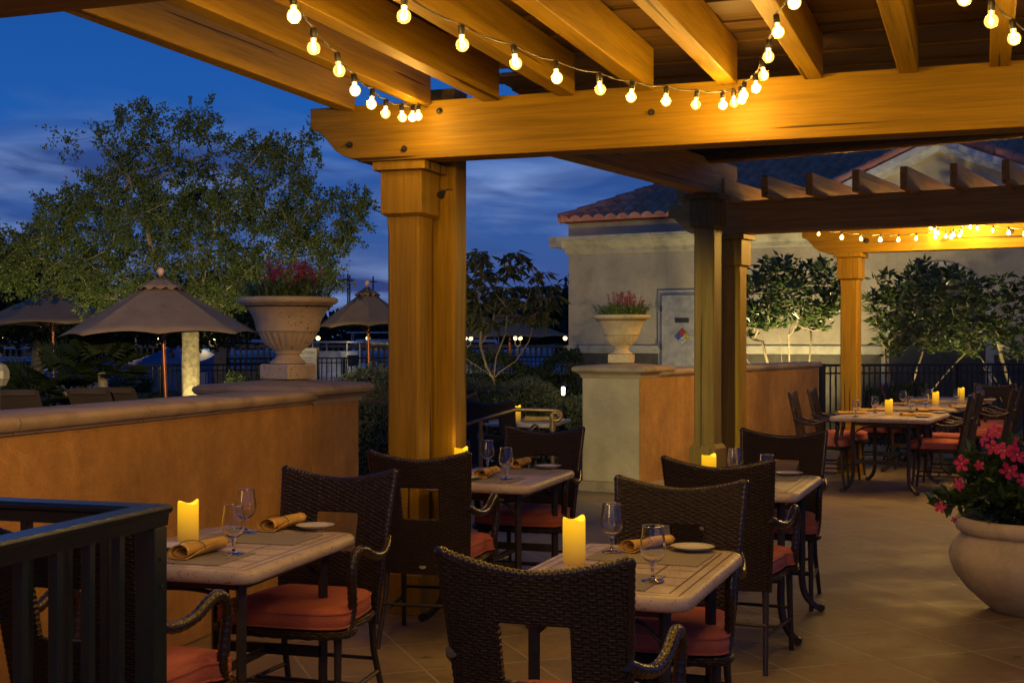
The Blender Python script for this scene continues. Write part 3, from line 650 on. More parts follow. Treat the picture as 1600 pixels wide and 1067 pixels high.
# ------------------------------------------------------------------ tables
def rrect(W, L, r, n=6):
    o = []
    for cx, cy, a0 in ((W/2-r, L/2-r, 0), (-W/2+r, L/2-r, 90), (-W/2+r, -L/2+r, 180), (W/2-r, -L/2+r, 270)):
        for i in range(n+1):
            a = R(a0+90*i/n); o.append((cx+r*math.cos(a), cy+r*math.sin(a)))
    return o
def table(near_right, theta, W, L, label, zt=.75, tiles=(4, 6), group='stone topped dining tables'):
    M = frame((near_right[0], near_right[1], 0), theta); c = M @ Vector((-W/2, L/2, 0))
    t = thing('dining_table', label, 'table', tuple(c), -R(theta), group)
    rings = []
    for ins, z in ((.016, -.046), (.006, -.042), (.001, -.034), (0, -.024), (.002, -.012), (.008, -.004), (.016, 0)):
        rings.append([(x, y, z) for x, y in rrect(W-2*ins, L-2*ins, .07-ins)])
    MB().loft(rings).build('table_top', table_mat('tiled stone top', W, L, *tiles), t, smooth=40, loc=(0, 0, zt))
    ax, ay = (W/2-.10 if W < .8 else W/2-.22), L/2-.13
    for sx in (-1, 1):
        for sy in (-1, 1):
            path = [(sx*ax, sy*ay, zt-.047), (sx*ax, sy*ay, .34)] + spline([(sx*ax, sy*ay, .30), (sx*(ax+.0), sy*(ay+.004), .18), (sx*(ax+.02), sy*(ay+.02), .09), (sx*(ax+.07), sy*(ay+.055), .03), (sx*(ax+.10), sy*(ay+.08), .019)], 4)
            MB().tube(path, [.020, .019]+[.019]*15+[.017]*2, 4).build('leg', METAL, t, smooth=40)
            f = MB(); f.tube([(sx*(ax+.095), sy*(ay+.075)-.016, .022), (sx*(ax+.095), sy*(ay+.075)+.016, .022)], .021, 12); f.build('scroll_foot', METAL, t, smooth=40)
    m = MB()
    for sy in (-1, 1):
        m.box(-ax+.014, ax-.014, sy*ay-.012, sy*ay+.012, zt-.085, zt-.048)
        m.tube(spline([(-ax+.01, sy*ay, zt-.16), (-ax*.6, sy*ay, zt-.105), (0, sy*ay, zt-.09), (ax*.6, sy*ay, zt-.105), (ax-.01, sy*ay, zt-.16)], 5), .009, 4)
        m.box(-ax+.014, ax-.014, sy*ay-.012, sy*ay+.012, .285, .325)
    for sx in (-1, 1): m.box(sx*ax-.010, sx*ax+.010, -ay+.014, ay-.014, zt-.083, zt-.048)
    m.box(-.012, .012, -ay+.013, ay-.013, .292, .318); m.build('frame', METAL, t, bevel=.002)
    return M, c
TABS = {}
TABS['A'] = table((-.85, 4.2), 16.0, .66, .92, 'tiled stone table against the orange wall, lit candle at its left side')
TABS['B'] = table((.511, 3.76), 20.5, .62, .93, 'tiled stone table at the front centre, edges worn and pitted')
TABS['C'] = table((.086, 6.7), 18.6, .62, .93, 'tiled stone table to the right of the thick timber post')
TABS['D'] = table((1.40, 6.35), 21.0, .64, .96, 'tiled stone table at centre right, mostly hidden behind two armchairs')
TABS['E'] = table((4.02, 12.45), 27, .98, 1.32, 'nearest of the wide far tables, laid for four', .75, (5, 7), 'wide far dining tables')
TABS['F'] = table((5.00, 14.45), 27, .98, 1.25, 'middle one of the wide far tables', .75, (5, 7), 'wide far dining tables')
TABS['G'] = table((5.80, 15.85), 27, .98, 1.1, 'farthest of the wide far tables, next to the picket railing', .77, (5, 7), 'wide far dining tables')
TABS['L'] = table((.36, 12.6), 18, .75, .9, 'table on the lower terrace seen beyond the bronze handrail', .70, (4, 5), 'stone topped dining tables')
# ------------------------------------------------------------------ table settings
def proto(fn):
    st = {'p': None}
    def mk(label, loc, rz=0, scale=1.0, group=None):
        if st['p'] is None: st['p'] = fn(); freeze(st['p']); o = st['p']
        else: o = tree_copy(st['p'])
        o.location = loc; o.rotation_euler = (0, 0, rz); o.scale = scale if isinstance(scale, tuple) else (scale,)*3; o['label'] = label
        if group: o['group'] = group
        return o
    return mk
def _glass():
    t = thing('goblet', '', 'glass')
    prof = [(.0355, 0), (.0365, .0015), (.034, .003), (.018, .006), (.007, .011), (.0048, .02), (.0052, .034), (.0085, .043), (.006, .050), (.012, .057), (.026, .066), (.036, .080), (.0405, .097), (.0405, .112), (.038, .130), (.0345, .150), (.0325, .172)]
    inn = [(.0312, .172), (.0332, .150), (.0367, .130), (.039, .112), (.039, .097), (.0345, .081), (.025, .069), (.012, .0615), (.0005, .060)]
    MB().lathe(prof+inn, 28, None, True).build('bowl_and_stem', GLASS, t, smooth=60); 
    MB().lathe([(.0312, .1712), (.0325, .1725), (.0337, .1712), (.0325, .1699)], 28, None, False).build('rim', glass_mat('rim glass', (.9, .92, .95), 8.0, .22), t, smooth=60)
    return t
glass = proto(_glass)
def _candle():
    t = thing('pillar_candle', '', 'candle'); n = 36
    def fn(r, z, a):
        if z > .13: z = z + .006*math.sin(2*a+.6) + .004*math.sin(a*3)
        return r*(1+.006*math.sin(5*a+z*40)), z
    MB().lathe([(.036, 0), (.0385, .003), (.0385, .06), (.0385, .11), (.0383, .148), (.036, .153), (.033, .150), (.031, .144), (.018, .138), (.0005, .137)], n, None, True, fn).build('wax', CANDLE, t, smooth=60)
    MB().lathe([(.0005, .138), (.005, .1385), (.006, .142), (.003, .146), (.0005, .148)], 10).build('flame', FLAME, t, smooth=60)
    return t
candle_ = proto(_candle)
def candle(label, loc, rz=0, scale=1.0, light=.30):
    o = candle_(label, loc, rz, scale, 'pillar candles on the tables')
    L = bpy.data.lights.new('candle_glow', 'POINT'); L.energy = light; L.color = (1, .55, .12); L.shadow_soft_size = .03
    lo_ = bpy.data.objects.new('candle_glow', L); COL.objects.link(lo_); lo_.parent = o; lo_.location = (0, 0, .19)
    return o
def _plate():
    t = thing('side_plate', '', 'plate')
    MB().lathe([(.045, 0), (.048, .003), (.060, .006), (.080, .014), (.0815, .0155), (.079, .0165), (.060, .009), (.048, .0055), (.0005, .005)], 40).build('china', PLATE, t, smooth=50)
    MB().lathe([(.0795, .0168), (.0825, .0165), (.0825, .0145), (.0795, .0160)], 40, None, False).build('rim_band', RIMC, t, smooth=50); return t
plate = proto(_plate)
def _nap():
    t = thing('rolled_napkin', '', 'napkin'); n = 46; secs = []
    for k, y in enumerate(np.linspace(-.11, .11, 12)):
        sec = []; q = 1.06+.07*math.sin(y*30)-.9*y+(.08 if abs(y) > .1 else 0); cu = .012*math.sin(y*14)
        for i in range(n):
            a = i/n*2*math.pi*2.1+1.2*y*8; r = (.007+.0200*(i/n)**.8)*q*(1+.05*math.sin(3*a+y*25))
            sec.append((cu+r*math.cos(a)*1.3, y+(.016*math.sin(i/n*5+.5)+.012*math.cos(a*.7))*(1 if k in (0, 11) else .3), .0225+max(-.0205, r*math.sin(a)*.82)))
        secs.append(sec)
    vs = [p for s in secs for p in s]; fs = []
    for k in range(11):
        for i in range(n-1): fs.append((k*n+i, k*n+i+1, (k+1)*n+i+1, (k+1)*n+i))
    o = MB().add(vs, fs).build('cloth_roll', NAP, t, smooth=70); md = o.modifiers.new('solid', 'SOLIDIFY'); md.thickness = .0022
    m = MB()
    for yy in (-.05,): m.tube([(.0385*math.cos(a)+.012*math.sin(yy*14), yy+.022*math.cos(a), .0235+.0262*math.sin(a)) for a in np.linspace(-.1, math.pi+.1, 20)], .0012, 5)
    m.build('tie', NAPD, t, smooth=60); return t
napkin = proto(_nap)
def _mat():
    return tag(MB().box(-.20, .20, -.135, .135, .0005, .0035).build('placemat', MATM, None, bevel=.001), '', 'placemat')
pmat = proto(_mat)
def tp(px, py, zt=.75): v = plane(px, py, zt); v.z = zt; return v
def line_item(p, q, zt): a = tp(*p, zt); b = tp(*q, zt); c = (a+b)/2; ang_ = math.atan2(-(b-a).x, (b-a).y); return c, ang_
GG, GP, GN, GM_ = 'clear stemmed goblets', 'white side plates', 'rolled mustard napkins', 'woven grey placemats'
dz = Vector((0, 0, .0037))
def mat_on(tb, x, y, label, zt=.75):
    M, c = TABS[tb]; th = {'A': 16, 'B': 20.5, 'C': 18.6, 'D': 21}[tb]
    p = Vector((c.x, c.y, zt)) + rotz(-R(th)) @ Vector((x, y, 0)); return pmat(label, p, -R(th)+rnd.uniform(-.02, .02), 1, GM_)
# table A
candle('lit yellow pillar candle on the left table beside the orange wall', tp(294, 848)); 
mat_on('A', -.03, -.24, 'woven placemat at the near end of the left wall-side table'); mat_on('A', .02, .22, 'woven placemat at the far end of the left wall-side table')
glass('goblet nearest the lit candle on the left wall-side table', tp(365, 867)+dz, .3, 1, GG); glass('farther of two goblets on the left wall-side table', tp(384, 834)+dz, 1, 1, GG)
plate('side plate partly hidden by the dark railing post, left table', tp(256, 859)+dz, 0, .98, GP); plate('side plate at the far right end of the left wall-side table', tp(493, 827)+dz, 0, .98, GP)
c, a_ = line_item((276, 879), (350, 855), .75); napkin('rolled mustard napkin at the near end of the left wall-side table', c+dz, a_, 1.12, GN)
c, a_ = line_item((410, 836), (476, 815), .75); napkin('rolled mustard napkin beside the white plate on the left wall-side table', c+dz, a_, 1.12, GN)
# table B
candle('tallest looking lit pillar candle, on the front centre table', tp(897, 880))
mat_on('B', -.04, -.25, 'woven placemat at the near edge of the front centre table, half hidden by the chair'); mat_on('B', .02, .22, 'woven placemat at the far end of the front centre table')
glass('goblet behind the candle on the front centre table', tp(956, 864)+dz, 0, 1, GG); glass('goblet closest to the viewer, in front of the napkin on the front centre table', tp(1020, 909)+dz, 2, 1, GG)
plate('side plate at the right of the front centre table', tp(1082, 861)+dz, 0, .98, GP)
c, a_ = line_item((986, 865), (1042, 853), .75); napkin('rolled mustard napkin seen through a goblet on the front centre table', c+dz, a_, 1.0, GN)
# table C
candle('lit pillar candle half hidden behind a chair back right of the thick post', Vector((-.285, 7.25, .75)))
mat_on('C', -.02, -.24, 'woven placemat at the near end of the table by the thick post'); mat_on('C', .02, .23, 'woven placemat at the far end of the table by the thick post')
glass('farther left goblet on the table by the thick post', tp(762, 735)+dz, 0, 1, GG); glass('nearer right goblet on the table by the thick post', tp(791, 750)+dz, 0, 1, GG)
plate('side plate at the far end of the table by the thick post', tp(856, 732)+dz, 0, 1, GP); plate('side plate just peeping past a chair back, table by the thick post', tp(728, 750)+dz, 0, 1, GP)
c, a_ = line_item((746, 752), (778, 738), .75); napkin('rolled mustard napkin with dark tie at the near end, table by the thick post', c+dz, a_, 1.12, GN)
c, a_ = line_item((795, 738), (830, 721), .75); napkin('rolled mustard napkin behind the goblets on the table by the thick post', c+dz, a_, 1.12, GN)
# table D
candle('lit pillar candle standing in front of the tall olive post plinth', Vector((1.035, 6.8, .75)))
glass('goblet right of the candle near the tall olive post', Vector((1.20, 6.98, .754)), 0, 1, GG); glass('goblet mostly hidden by a chair back on the centre right table', Vector((1.295, 6.58, .754)), 0, 1, GG)
mat_on('D', .02, .23, 'woven placemat on the centre right table')
plate('side plate on the centre right table', tp(1231, 743)+dz, 0, 1, GP)
# far tables
def far_items(zt, cd, gls, nps, pls, nm):
    candle('lit pillar candle on the %s far table' % nm, tp(*cd, zt))
    for (p, l) in gls: glass('%s goblet on the %s far table' % (l, nm), tp(*p, zt), 0, 1, GG)
    for (p, q, l) in nps:
        c, a_ = line_item(p, q, zt); napkin('%s rolled napkin on the %s far table' % (l, nm), c, R(-78), (1.15, 1.35, .72), GN)
    for (p, l) in pls: plate('%s side plate on the %s far table' % (l, nm), tp(*p, zt), 0, 1, GP)
far_items(.75, (1389, 648), [((1337, 651), 'leftmost'), ((1367, 645), 'second'), ((1423, 645), 'third'), ((1446, 640), 'rightmost')],
  [((1306, 647), (1354, 646), 'near left'), ((1343, 643), (1381, 641), 'back left'), ((1407, 650), (1455, 649), 'near right'), ((1429, 643), (1479, 641), 'back right')],
  [((1441, 652), 'near right'), ((1467, 645.5), 'back right')], 'nearest')
far_items(.75, (1462, 633), [((1411, 634), 'left'), ((1450, 630), 'middle'), ((1495, 630), 'right')], [((1381, 633), (1417, 632), 'left'), ((1483, 637), (1526, 636), 'right')], [((1500, 638), 'single')], 'middle')
far_items(.77, (1502, 625.5), [((1530, 624), 'right')], [((1428, 628), (1450, 627), 'left'), ((1519, 627), (1553, 626), 'right')], [], 'farthest')
candle('small lit candle on the lower terrace table beyond the handrail', (.05, 13.0, .70))
napkin('rolled napkin on the lower terrace table beyond the handrail', (.28, 12.95, .70), R(-80), 1.3, GN)
LOWC = 'armchairs on the lower terrace'
chair(-.22, 11.9, 25, 'dim armchair back turned to us left of the lower terrace table', LOWC)
chair(-.52, 13.3, 120, 'dim armchair behind the others on the lower terrace, half behind the post', LOWC)
# ------------------------------------------------------------------ railing at the left front
TF = 16.8; fc = Vector((-.915, 3.385, 0))
rl = thing('railing', 'dark teal metal railing with flat top rail in the bottom left corner', 'railing', tuple(fc), -R(TF))
def rail_prof(M, L_, name):
    pr = [(-.038, 1.052), (-.040, 1.062), (-.036, 1.070), (.036, 1.070), (.040, 1.062), (.038, 1.052), (.028, 1.045), (.024, 1.014), (-.024, 1.014), (-.028, 1.045)]
    MB().prism(pr, 0, L_).build(name, FENCE, rl, bevel=.0015).matrix_local = M
rail_prof(Matrix.Translation((-.032, .041, 0)) @ rotz(R(180)), 3.0, 'top_rail')
rail_prof(Matrix.Translation((-.072, .008, .0)) @ rotz(R(90)), 3.0, 'top_rail')
MB().box(-.062, -.004, -.031, .031, 0.0, 1.013).build('corner_post', FENCE, rl, bevel=.003)
for k in range(1, 22):
    MB().box(-.047, -.022, -.035-.125*k, -.010-.125*k, .10, 1.016).build('baluster', FENCE, rl, bevel=.002)
for k in range(1, 15):
    MB().box(-.055-.125*k, -.030-.125*k, -.012, .013, .10, 1.016).build('baluster', FENCE, rl, bevel=.002)
MB().box(-.052, -.017, -2.9, -.037, .06, .10).build('bottom_rail', FENCE, rl, bevel=.002)
MB().box(-2.0, -.068, -.018, .018, .06, .10).build('bottom_rail', FENCE, rl, bevel=.002)
for z in (.93, .86): MB().lathe([(.004, 0), (.004, .003), (.0005, .0035)], 10, Matrix.Translation((-.001, -.0, z)) @ Matrix.Rotation(R(90), 4, 'Y')).build('screw', METAL, rl)
# ------------------------------------------------------------------ bronze handrail
BRZ = simple('weathered bronze rail', (.24, .15, .07), .4, .6, .3, 20)
hr = thing('handrail', 'weathered bronze handrail with scroll end beside the steps', 'handrail', (0,0,0))
def hp(px, py): return at(px, py, 11.0)
sc_ = [hp(868+9*math.cos(a)*(1-a/14), 650+8*math.sin(a)*(1-a/14)) for a in np.linspace(-1.4, 6.5, 26)]
pts = [hp(722, 668), hp(727, 664), hp(760, 653), hp(802, 641), hp(812, 640), hp(862, 641)]
MB().tube(spline(pts, 3)+sc_, .017, 8).build('rail', BRZ, hr, smooth=60)
for px, py in ((751, 656), (863.5, 642)):
    p = hp(px, py); m = MB(); m.tube([(p.x, p.y, 0), (p.x, p.y, p.z)], .019, 10); m.tube([(p.x, p.y, p.z-.17), (p.x, p.y, p.z-.11)], .028, 10); m.build('rail_post', BRZ, hr, smooth=40)
# ------------------------------------------------------------------ foliage helpers
def leaves_mesh(items, L0, Wd, rr, fold=.25):
    """items: (position, direction) pairs; returns MB with a folded leaf of four faces each"""
    m = MB()
    for p, d in items:
        L = L0*rr.uniform(.7, 1.25); W_ = Wd*rr.uniform(.75, 1.2); d = d.normalized()
        s = d.cross(Vector((rr.uniform(-1,1), rr.uniform(-1,1), rr.uniform(-1,1))))
        if s.length < 1e-4: continue
        s.normalize(); n = s.cross(d)*fold*W_
        a, b = p, p+d*L; m1 = p+d*L*.5
        o = len(m.v); m.v += [tuple(a), tuple(p+d*L*.42+s*W_*.5+n), tuple(b-n*.6), tuple(p+d*L*.42-s*W_*.5+n), tuple(m1-n*.2)]
        m.f += [(o, o+1, o+4), (o+1, o+2, o+4), (o+2, o+3, o+4), (o+3, o, o+4)]
    return m
def inpoly(x, y, P):
    c = False; j = len(P)-1
    for i in range(len(P)):
        if (P[i][1] > y) != (P[j][1] > y) and x < (P[j][0]-P[i][0])*(y-P[i][1])/(P[j][1]-P[i][1])+P[i][0]: c = not c
        j = i
    return c
def sample_poly(P, n, rr, mind, weight=None):
    xs = [p[0] for p in P]; ys = [p[1] for p in P]; out = []; tries = 0
    while len(out) < n and tries < n*60:
        tries += 1; x = rr.uniform(min(xs), max(xs)); y = rr.uniform(min(ys), max(ys))
        if not inpoly(x, y, P): continue
        if weight and rr.random() > weight(x, y): continue
        q = (x, y)
        if any((x-a)**2+(y-b)**2 < mind*mind for a, b in out[-200:]): continue
        out.append(q)
    return out
def grow(stems, targets, rr, rt=.004, step=.16, wander=.05, up=.0):
    """join every target to the nearest piece of a growing branch system; returns list of chains of (point, radius)"""
    P = []; par = []
    for st in stems:
        prev = -1
        for p in st: P.append(Vector(p)); par.append(prev); prev = len(P)-1
    base = P[len(stems[0])-1] if stems else P[0]
    ts = sorted(targets, key=lambda t: (t-base).length); arr = np.array([tuple(p) for p in P]); stemlo = [min(len(st)-1, 2) for st in stems]
    ok = []
    for si, st in enumerate(stems): ok += [0 if i < stemlo[si] else 1 for i in range(len(st))]
    for t in ts:
        dd = np.linalg.norm(arr - np.array(t), axis=1) + np.where((arr[:, 2] > t.z), .6*(arr[:, 2]-t.z), 0) + np.where(np.array(ok) == 0, 99, 0)
        k = int(dd.argmin()); a = P[k]; n = max(2, int((t-a).length/step)); prev = k; bow = Vector((rr.uniform(-1,1), rr.uniform(-1,1), rr.uniform(-1,.3)))*(t-a).length*.14
        for i in range(1, n+1):
            f = i/n; q = a.lerp(t, f)+bow*math.sin(math.pi*f)+(Vector((rr.uniform(-wander,wander), rr.uniform(-wander,wander), rr.uniform(-wander,wander))) if i < n else Vector())
            P.append(q); par.append(prev); prev = len(P)-1; ok.append(1)
        arr = np.array([tuple(p) for p in P])
    area = [0.0]*len(P); kids = [[] for _ in P]
    for i, p in enumerate(par):
        if p >= 0: kids[p].append(i)
    for i in range(len(P)-1, -1, -1):
        if not kids[i]: area[i] = rt**2
        else: area[i] = sum(area[k] for k in kids[i])*1.0
    rad = [math.sqrt(a) for a in area]; done = set(); chains = []
    for i in range(len(P)):
        for c in kids[i]:
            if c in done: continue
            if kids[i] and c == max(kids[i], key=lambda k: rad[k]) and par[i] >= 0: continue
            ch = [(P[i], min(rad[i], rad[c]*1.15))]; k = c
            while True:
                done.add(k); ch.append((P[k], rad[k]))
                if not kids[k]: break
                k = max(kids[k], key=lambda q: rad[q])
            chains.append(ch)
    return chains
def branch_mesh(chains, scale=1.0, rmax=9, n=6):
    m = MB()
    for ch in chains: m.tube([p for p, r in ch], [min(r*scale, rmax) for p, r in ch], n)
    return m
# ------------------------------------------------------------------ big oak
def rv(rr): return Vector((rr.gauss(0,1), rr.gauss(0,1), rr.gauss(0,1)))
rr = random.Random(11); D_OAK = 22.5
oakP = [(-40, 340), (40, 335), (100, 305), (140, 285), (130, 245), (98, 235), (97, 212), (128, 200), (155, 215), (158, 180), (200, 150), (235, 160), (262, 158), (300, 170), (322, 158), (345, 152), (352, 190), (385, 212), (420, 232), (470, 228), (500, 205), (512, 236), (480, 258), (478, 285), (520, 300), (568, 305), (574, 345), (548, 372), (552, 395), (520, 410), (532, 448), (480, 462), (420, 470), (330, 490), (230, 488), (150, 470), (80, 445), (-40, 450)]
def wgt(x, y): return .36 if y < 250 else (.58 if y < 300 else 1.0)
cl = sample_poly(oakP, 325, rr, 10, wgt)
oak_t = []
for x, y in cl:
    hh = (480-y)/330; dep = 1.9*math.sqrt(max(.05, 1-((x-285)/300)**2))*(1-.55*max(0, hh-.3))
    oak_t.append(at(x, y, D_OAK + rr.uniform(-1, 1)*dep))
oak = thing('oak_tree', 'big spreading oak with its trunk lit yellow from below, behind the parasols', 'tree', tuple(at(298, 533, D_OAK)*Vector((1,1,0)) if False else (at(298, 533, D_OAK).x, D_OAK, 0)))
ox, oy = oak.location.x, oak.location.y
loc0 = Vector((ox, oy, 0))
tr = [Vector((0, 0, -.02)), Vector((0, 0, .4)), Vector((.0, 0, .9)), Vector((.01, 0, 1.35)), Vector((.03, .02, 1.75))]
stems = [tr+[Vector((-.25, .1, 2.2)), Vector((-.6, .0, 2.8)), Vector((-.75, -.1, 3.5)), Vector((-.8, 0, 4.2)), Vector((-.7, .1, 4.9))]]
stems += [[tr[-1], Vector((.35, -.1, 2.15)), Vector((.9, -.2, 2.6)), Vector((1.5, -.3, 3.1)), Vector((1.95, -.3, 3.6))], [tr[-1], Vector((-.6, .3, 2.05)), Vector((-1.3, .5, 2.4)), Vector((-2.1, .5, 2.8)), Vector((-2.9, .4, 3.0))], [tr[-1], Vector((.1, .3, 2.4)), Vector((.25, .5, 3.2)), Vector((.4, .3, 4.0))]]
ch = grow(stems, [t-loc0 for t in oak_t], rr, .0052, .2, .04)
tm = MB(); tn = 20
def tfn(r, z, t): return r*(1+.07*math.sin(3*t+z*2)+.05*math.sin(7*t-z*5)+.03*math.sin(13*t+z*11)), z
tm.lathe([(.225, -.02), (.185, .08), (.163, .25), (.152, .6), (.144, 1.0), (.14, 1.4), (.145, 1.62), (.13, 1.8)], 28, None, True, tfn); tm.build('trunk', BARK, oak, smooth=60)
branch_mesh(ch[:], 1.0, .105).build('branches', BARK, oak, smooth=60)
items = []
for t in oak_t:
    t = t-loc0; rad = rr.uniform(.20, .40); n = int(rr.uniform(150, 250))
    tw = [rv(rr).normalized() for _ in range(9)]
    for i in range(n):
        d = tw[i % 7]; f = rr.random()**.7; p = t + d*rad*f*1.1 + rv(rr)*.035; items.append((p, (d+rv(rr)*.7)))
leaves_mesh(items, .072, .036, rr).build('crown', LOAK, oak)
# ------------------------------------------------------------------ small trees
def small_tree(name, label, base, poly, dep, d0, nclump, nleaf, L0, Wd, lmat, stems_, seed, droop=0, crad=.10, rt=.0045, group=None, rmax=.04, mind=6):
    rr = random.Random(seed); t = thing(name, label, 'tree', base, 0, group); b = Vector(base)
    cl = sample_poly(poly, nclump, rr, mind); xs = [p[0] for p in poly]; xm = (min(xs)+max(xs))/2; xw = (max(xs)-min(xs))/2
    tg = [at(x, y, d0+rr.uniform(-1, 1)*dep*math.sqrt(max(.1, 1-((x-xm)/xw)**2)))-b for x, y in cl]
    ch = grow([[Vector(p) for p in s] for s in stems_], tg, rr, rt, .12, .015)
    branch_mesh(ch, 1, rmax).build('trunk_and_branches' if False else 'trunk', BARKS, t, smooth=60)
    it = []
    for p in tg:
        for i in range(nleaf):
            a = rr.uniform(0, 2*math.pi); el = rr.uniform(-.2, .9)
            d = Vector((math.cos(a), math.sin(a), el-droop)); q = p + Vector((math.cos(a), math.sin(a), el)).normalized()*rr.uniform(0, crad)
            it.append((q, d+rv(rr)*.25))
    leaves_mesh(it, L0, Wd, rr, .18).build('crown', lmat, t); return t
small_tree('loquat_tree', 'slender bare stemmed tree with drooping leaves between the posts', (at(775, 533, 16.5).x, 16.5, 0),
  [(715, 440), (728, 405), (752, 388), (770, 396), (772, 425), (786, 420), (790, 398), (812, 394), (828, 408), (838, 422), (862, 426), (872, 470), (862, 500), (835, 505), (800, 500), (770, 512), (735, 515), (712, 500)], .6, 16.5, 66, 17, .17, .05, LLOQ,
  [[(0,0,0), (0,0,.4), (-.01,0,.8), (-.03,0,1.03), (-.12,0,1.18), (-.2,0,1.45), (-.18,0,1.8), (-.22,0,2.1)], [(-.03,0,1.03), (.06,.03,1.12), (.25,.05,1.25), (.42,.08,1.5), (.5,.05,1.85)], [(-.03,0,1.03), (-.14,.05,1.12), (-.3,.1,1.22), (-.48,.1,1.35)], [(-.2,0,1.45), (-.05,.1,1.7), (.0,.1,2.0)], [(-.03,0,1.03), (.0,.05,1.3), (.12,.05,1.6), (.16,.05,2.0)]], 21, 1.05, .07, .0048, None, .05, 9)
mag_st = [[(-.02,.03,0), (-.05,.05,.3), (-.16,.04,.7), (-.38,.0,1.0), (-.55,0,1.25)], [(.06,.02,0), (.18,.02,.3), (.38,.03,.6), (.62,.03,.9)], [(.0,-.04,0), (.02,-.05,.5), (.0,-.04,1.0), (-.04,0,1.7)], [(0,0,0), (-.02,0,.35), (-.08,0,.75), (-.2,0,1.1), (-.3,0,1.5)], [(.03,.02,0), (.05,.03,.4), (.1,.05,.8), (.12,.05,1.2), (.1,0,1.6)], [(.05,-.03,0), (.12,-.03,.35), (.25,-.02,.75), (.4,0,1.1), (.45,.05,1.5)], [(-.04,0,0), (-.12,.05,.4), (-.3,.08,.8), (-.5,.1,1.15)]]
MAGG = 'uplit magnolia trees by the pale building'
small_tree('magnolia_tree', 'uplit magnolia with pale stems between the olive post and the lone far post', (at(1222, 533, 19.5).x, 19.5, 0),
  [(1160, 470), (1172, 430), (1200, 402), (1232, 408), (1262, 415), (1290, 408), (1318, 440), (1322, 480), (1305, 510), (1275, 520), (1240, 505), (1205, 515), (1175, 535), (1162, 520)], .7, 19.5, 165, 13, .14, .055, LMAG, mag_st, 5, 0, .10, .004, MAGG, .03, 4)
small_tree('magnolia_tree', 'wide uplit magnolia with bright stems behind the far tables', (at(1405, 533, 19.9).x, 19.9, 0),
  [(1352, 460), (1380, 425), (1410, 440), (1432, 410), (1480, 412), (1525, 430), (1548, 470), (1552, 520), (1520, 560), (1470, 550), (1420, 545), (1385, 560), (1372, 520)], .8, 19.9, 215, 13, .14, .055, LMAG,
  [[(0,0,0), (-.03,0,.35), (-.1,0,.8), (-.22,0,1.2), (-.25,0,1.7)], [(.03,0,0), (.08,0,.4), (.2,.0,.85), (.35,0,1.3), (.5,0,1.8)], [(.05,0,0), (.2,0,.35), (.5,0,.75), (.8,0,1.1), (1.1,0,1.4)], [(-.04,0,0), (-.2,0,.4), (-.45,0,.7)]], 6, 0, .10, .004, MAGG, .03, 4)
small_tree('magnolia_tree', 'magnolia cut off by the right picture edge behind the picket railing', (at(1590, 533, 19.4).x, 19.4, 0),
  [(1545, 480), (1552, 445), (1580, 430), (1620, 440), (1680, 430), (1700, 520), (1650, 560), (1590, 565), (1560, 555), (1548, 520)], .7, 19.4, 110, 13, .14, .055, LMAG, mag_st, 8, 0, .10, .004, MAGG, .03, 4)
# ------------------------------------------------------------------ hedges
def hedge(label, x0, x1, y0, y1, z, n, seed, L0=.055, Wd=.022, rz=0, mat=LHEDGE):
    rr = random.Random(seed); t = thing('hedge', label, 'hedge', ((x0+x1)/2, (y0+y1)/2, 0), rz); hx, hy = (x1-x0)/2, (y1-y0)/2
    it = []
    for i in range(n):
        x = rr.uniform(-hx, hx); top = z*(1+.10*math.sin(x*3.1+seed)+.06*math.sin(x*7.7)); f = rr.random()
        if f < .55: p = Vector((x, -hy+rr.uniform(-.03, .14)+.05*math.sin(x*9), rr.uniform(0, top)))
        else: p = Vector((x, rr.uniform(-hy, hy), top+rr.gauss(0, .035)))
        it.append((p, rv(rr)+Vector((0, -.5, .9))))
    leaves_mesh(it, L0, Wd, rr).build('foliage', mat, t)
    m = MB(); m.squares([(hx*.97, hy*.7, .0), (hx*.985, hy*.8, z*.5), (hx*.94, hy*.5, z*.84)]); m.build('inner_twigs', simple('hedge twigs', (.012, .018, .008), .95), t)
    return t
LH2 = leaf('grey green hedge leaves', (.10, .13, .07), (.18, .21, .12))
hedge('low grey-green hedge left of the thick timber post', -2.2, -1.2, 13.2, 14.2, 1.0, 6500, 1, .055, .022, 0, LH2)
hedge('low grey-green hedge behind the lower terrace, between thick post and cream pier', -.95, 1.05, 14.2, 15.2, .90, 13000, 2, .055, .022, 0, LH2)
hedge('taller dark hedge behind the slender tree, partly lit', -1.6, 1.0, 18.2, 19.6, 1.22, 12000, 3, .07, .03)
hedge('short bush under the oak beside its lit trunk', -5.0, -3.7, 22.6, 23.4, .75, 5000, 4, .07, .03)
hedge('small bright leafed bush under the picket railing by the far tables', 5.25, 6.1, 18.9, 19.5, .80, 2600, 5, .07, .03, 0, LMAG)
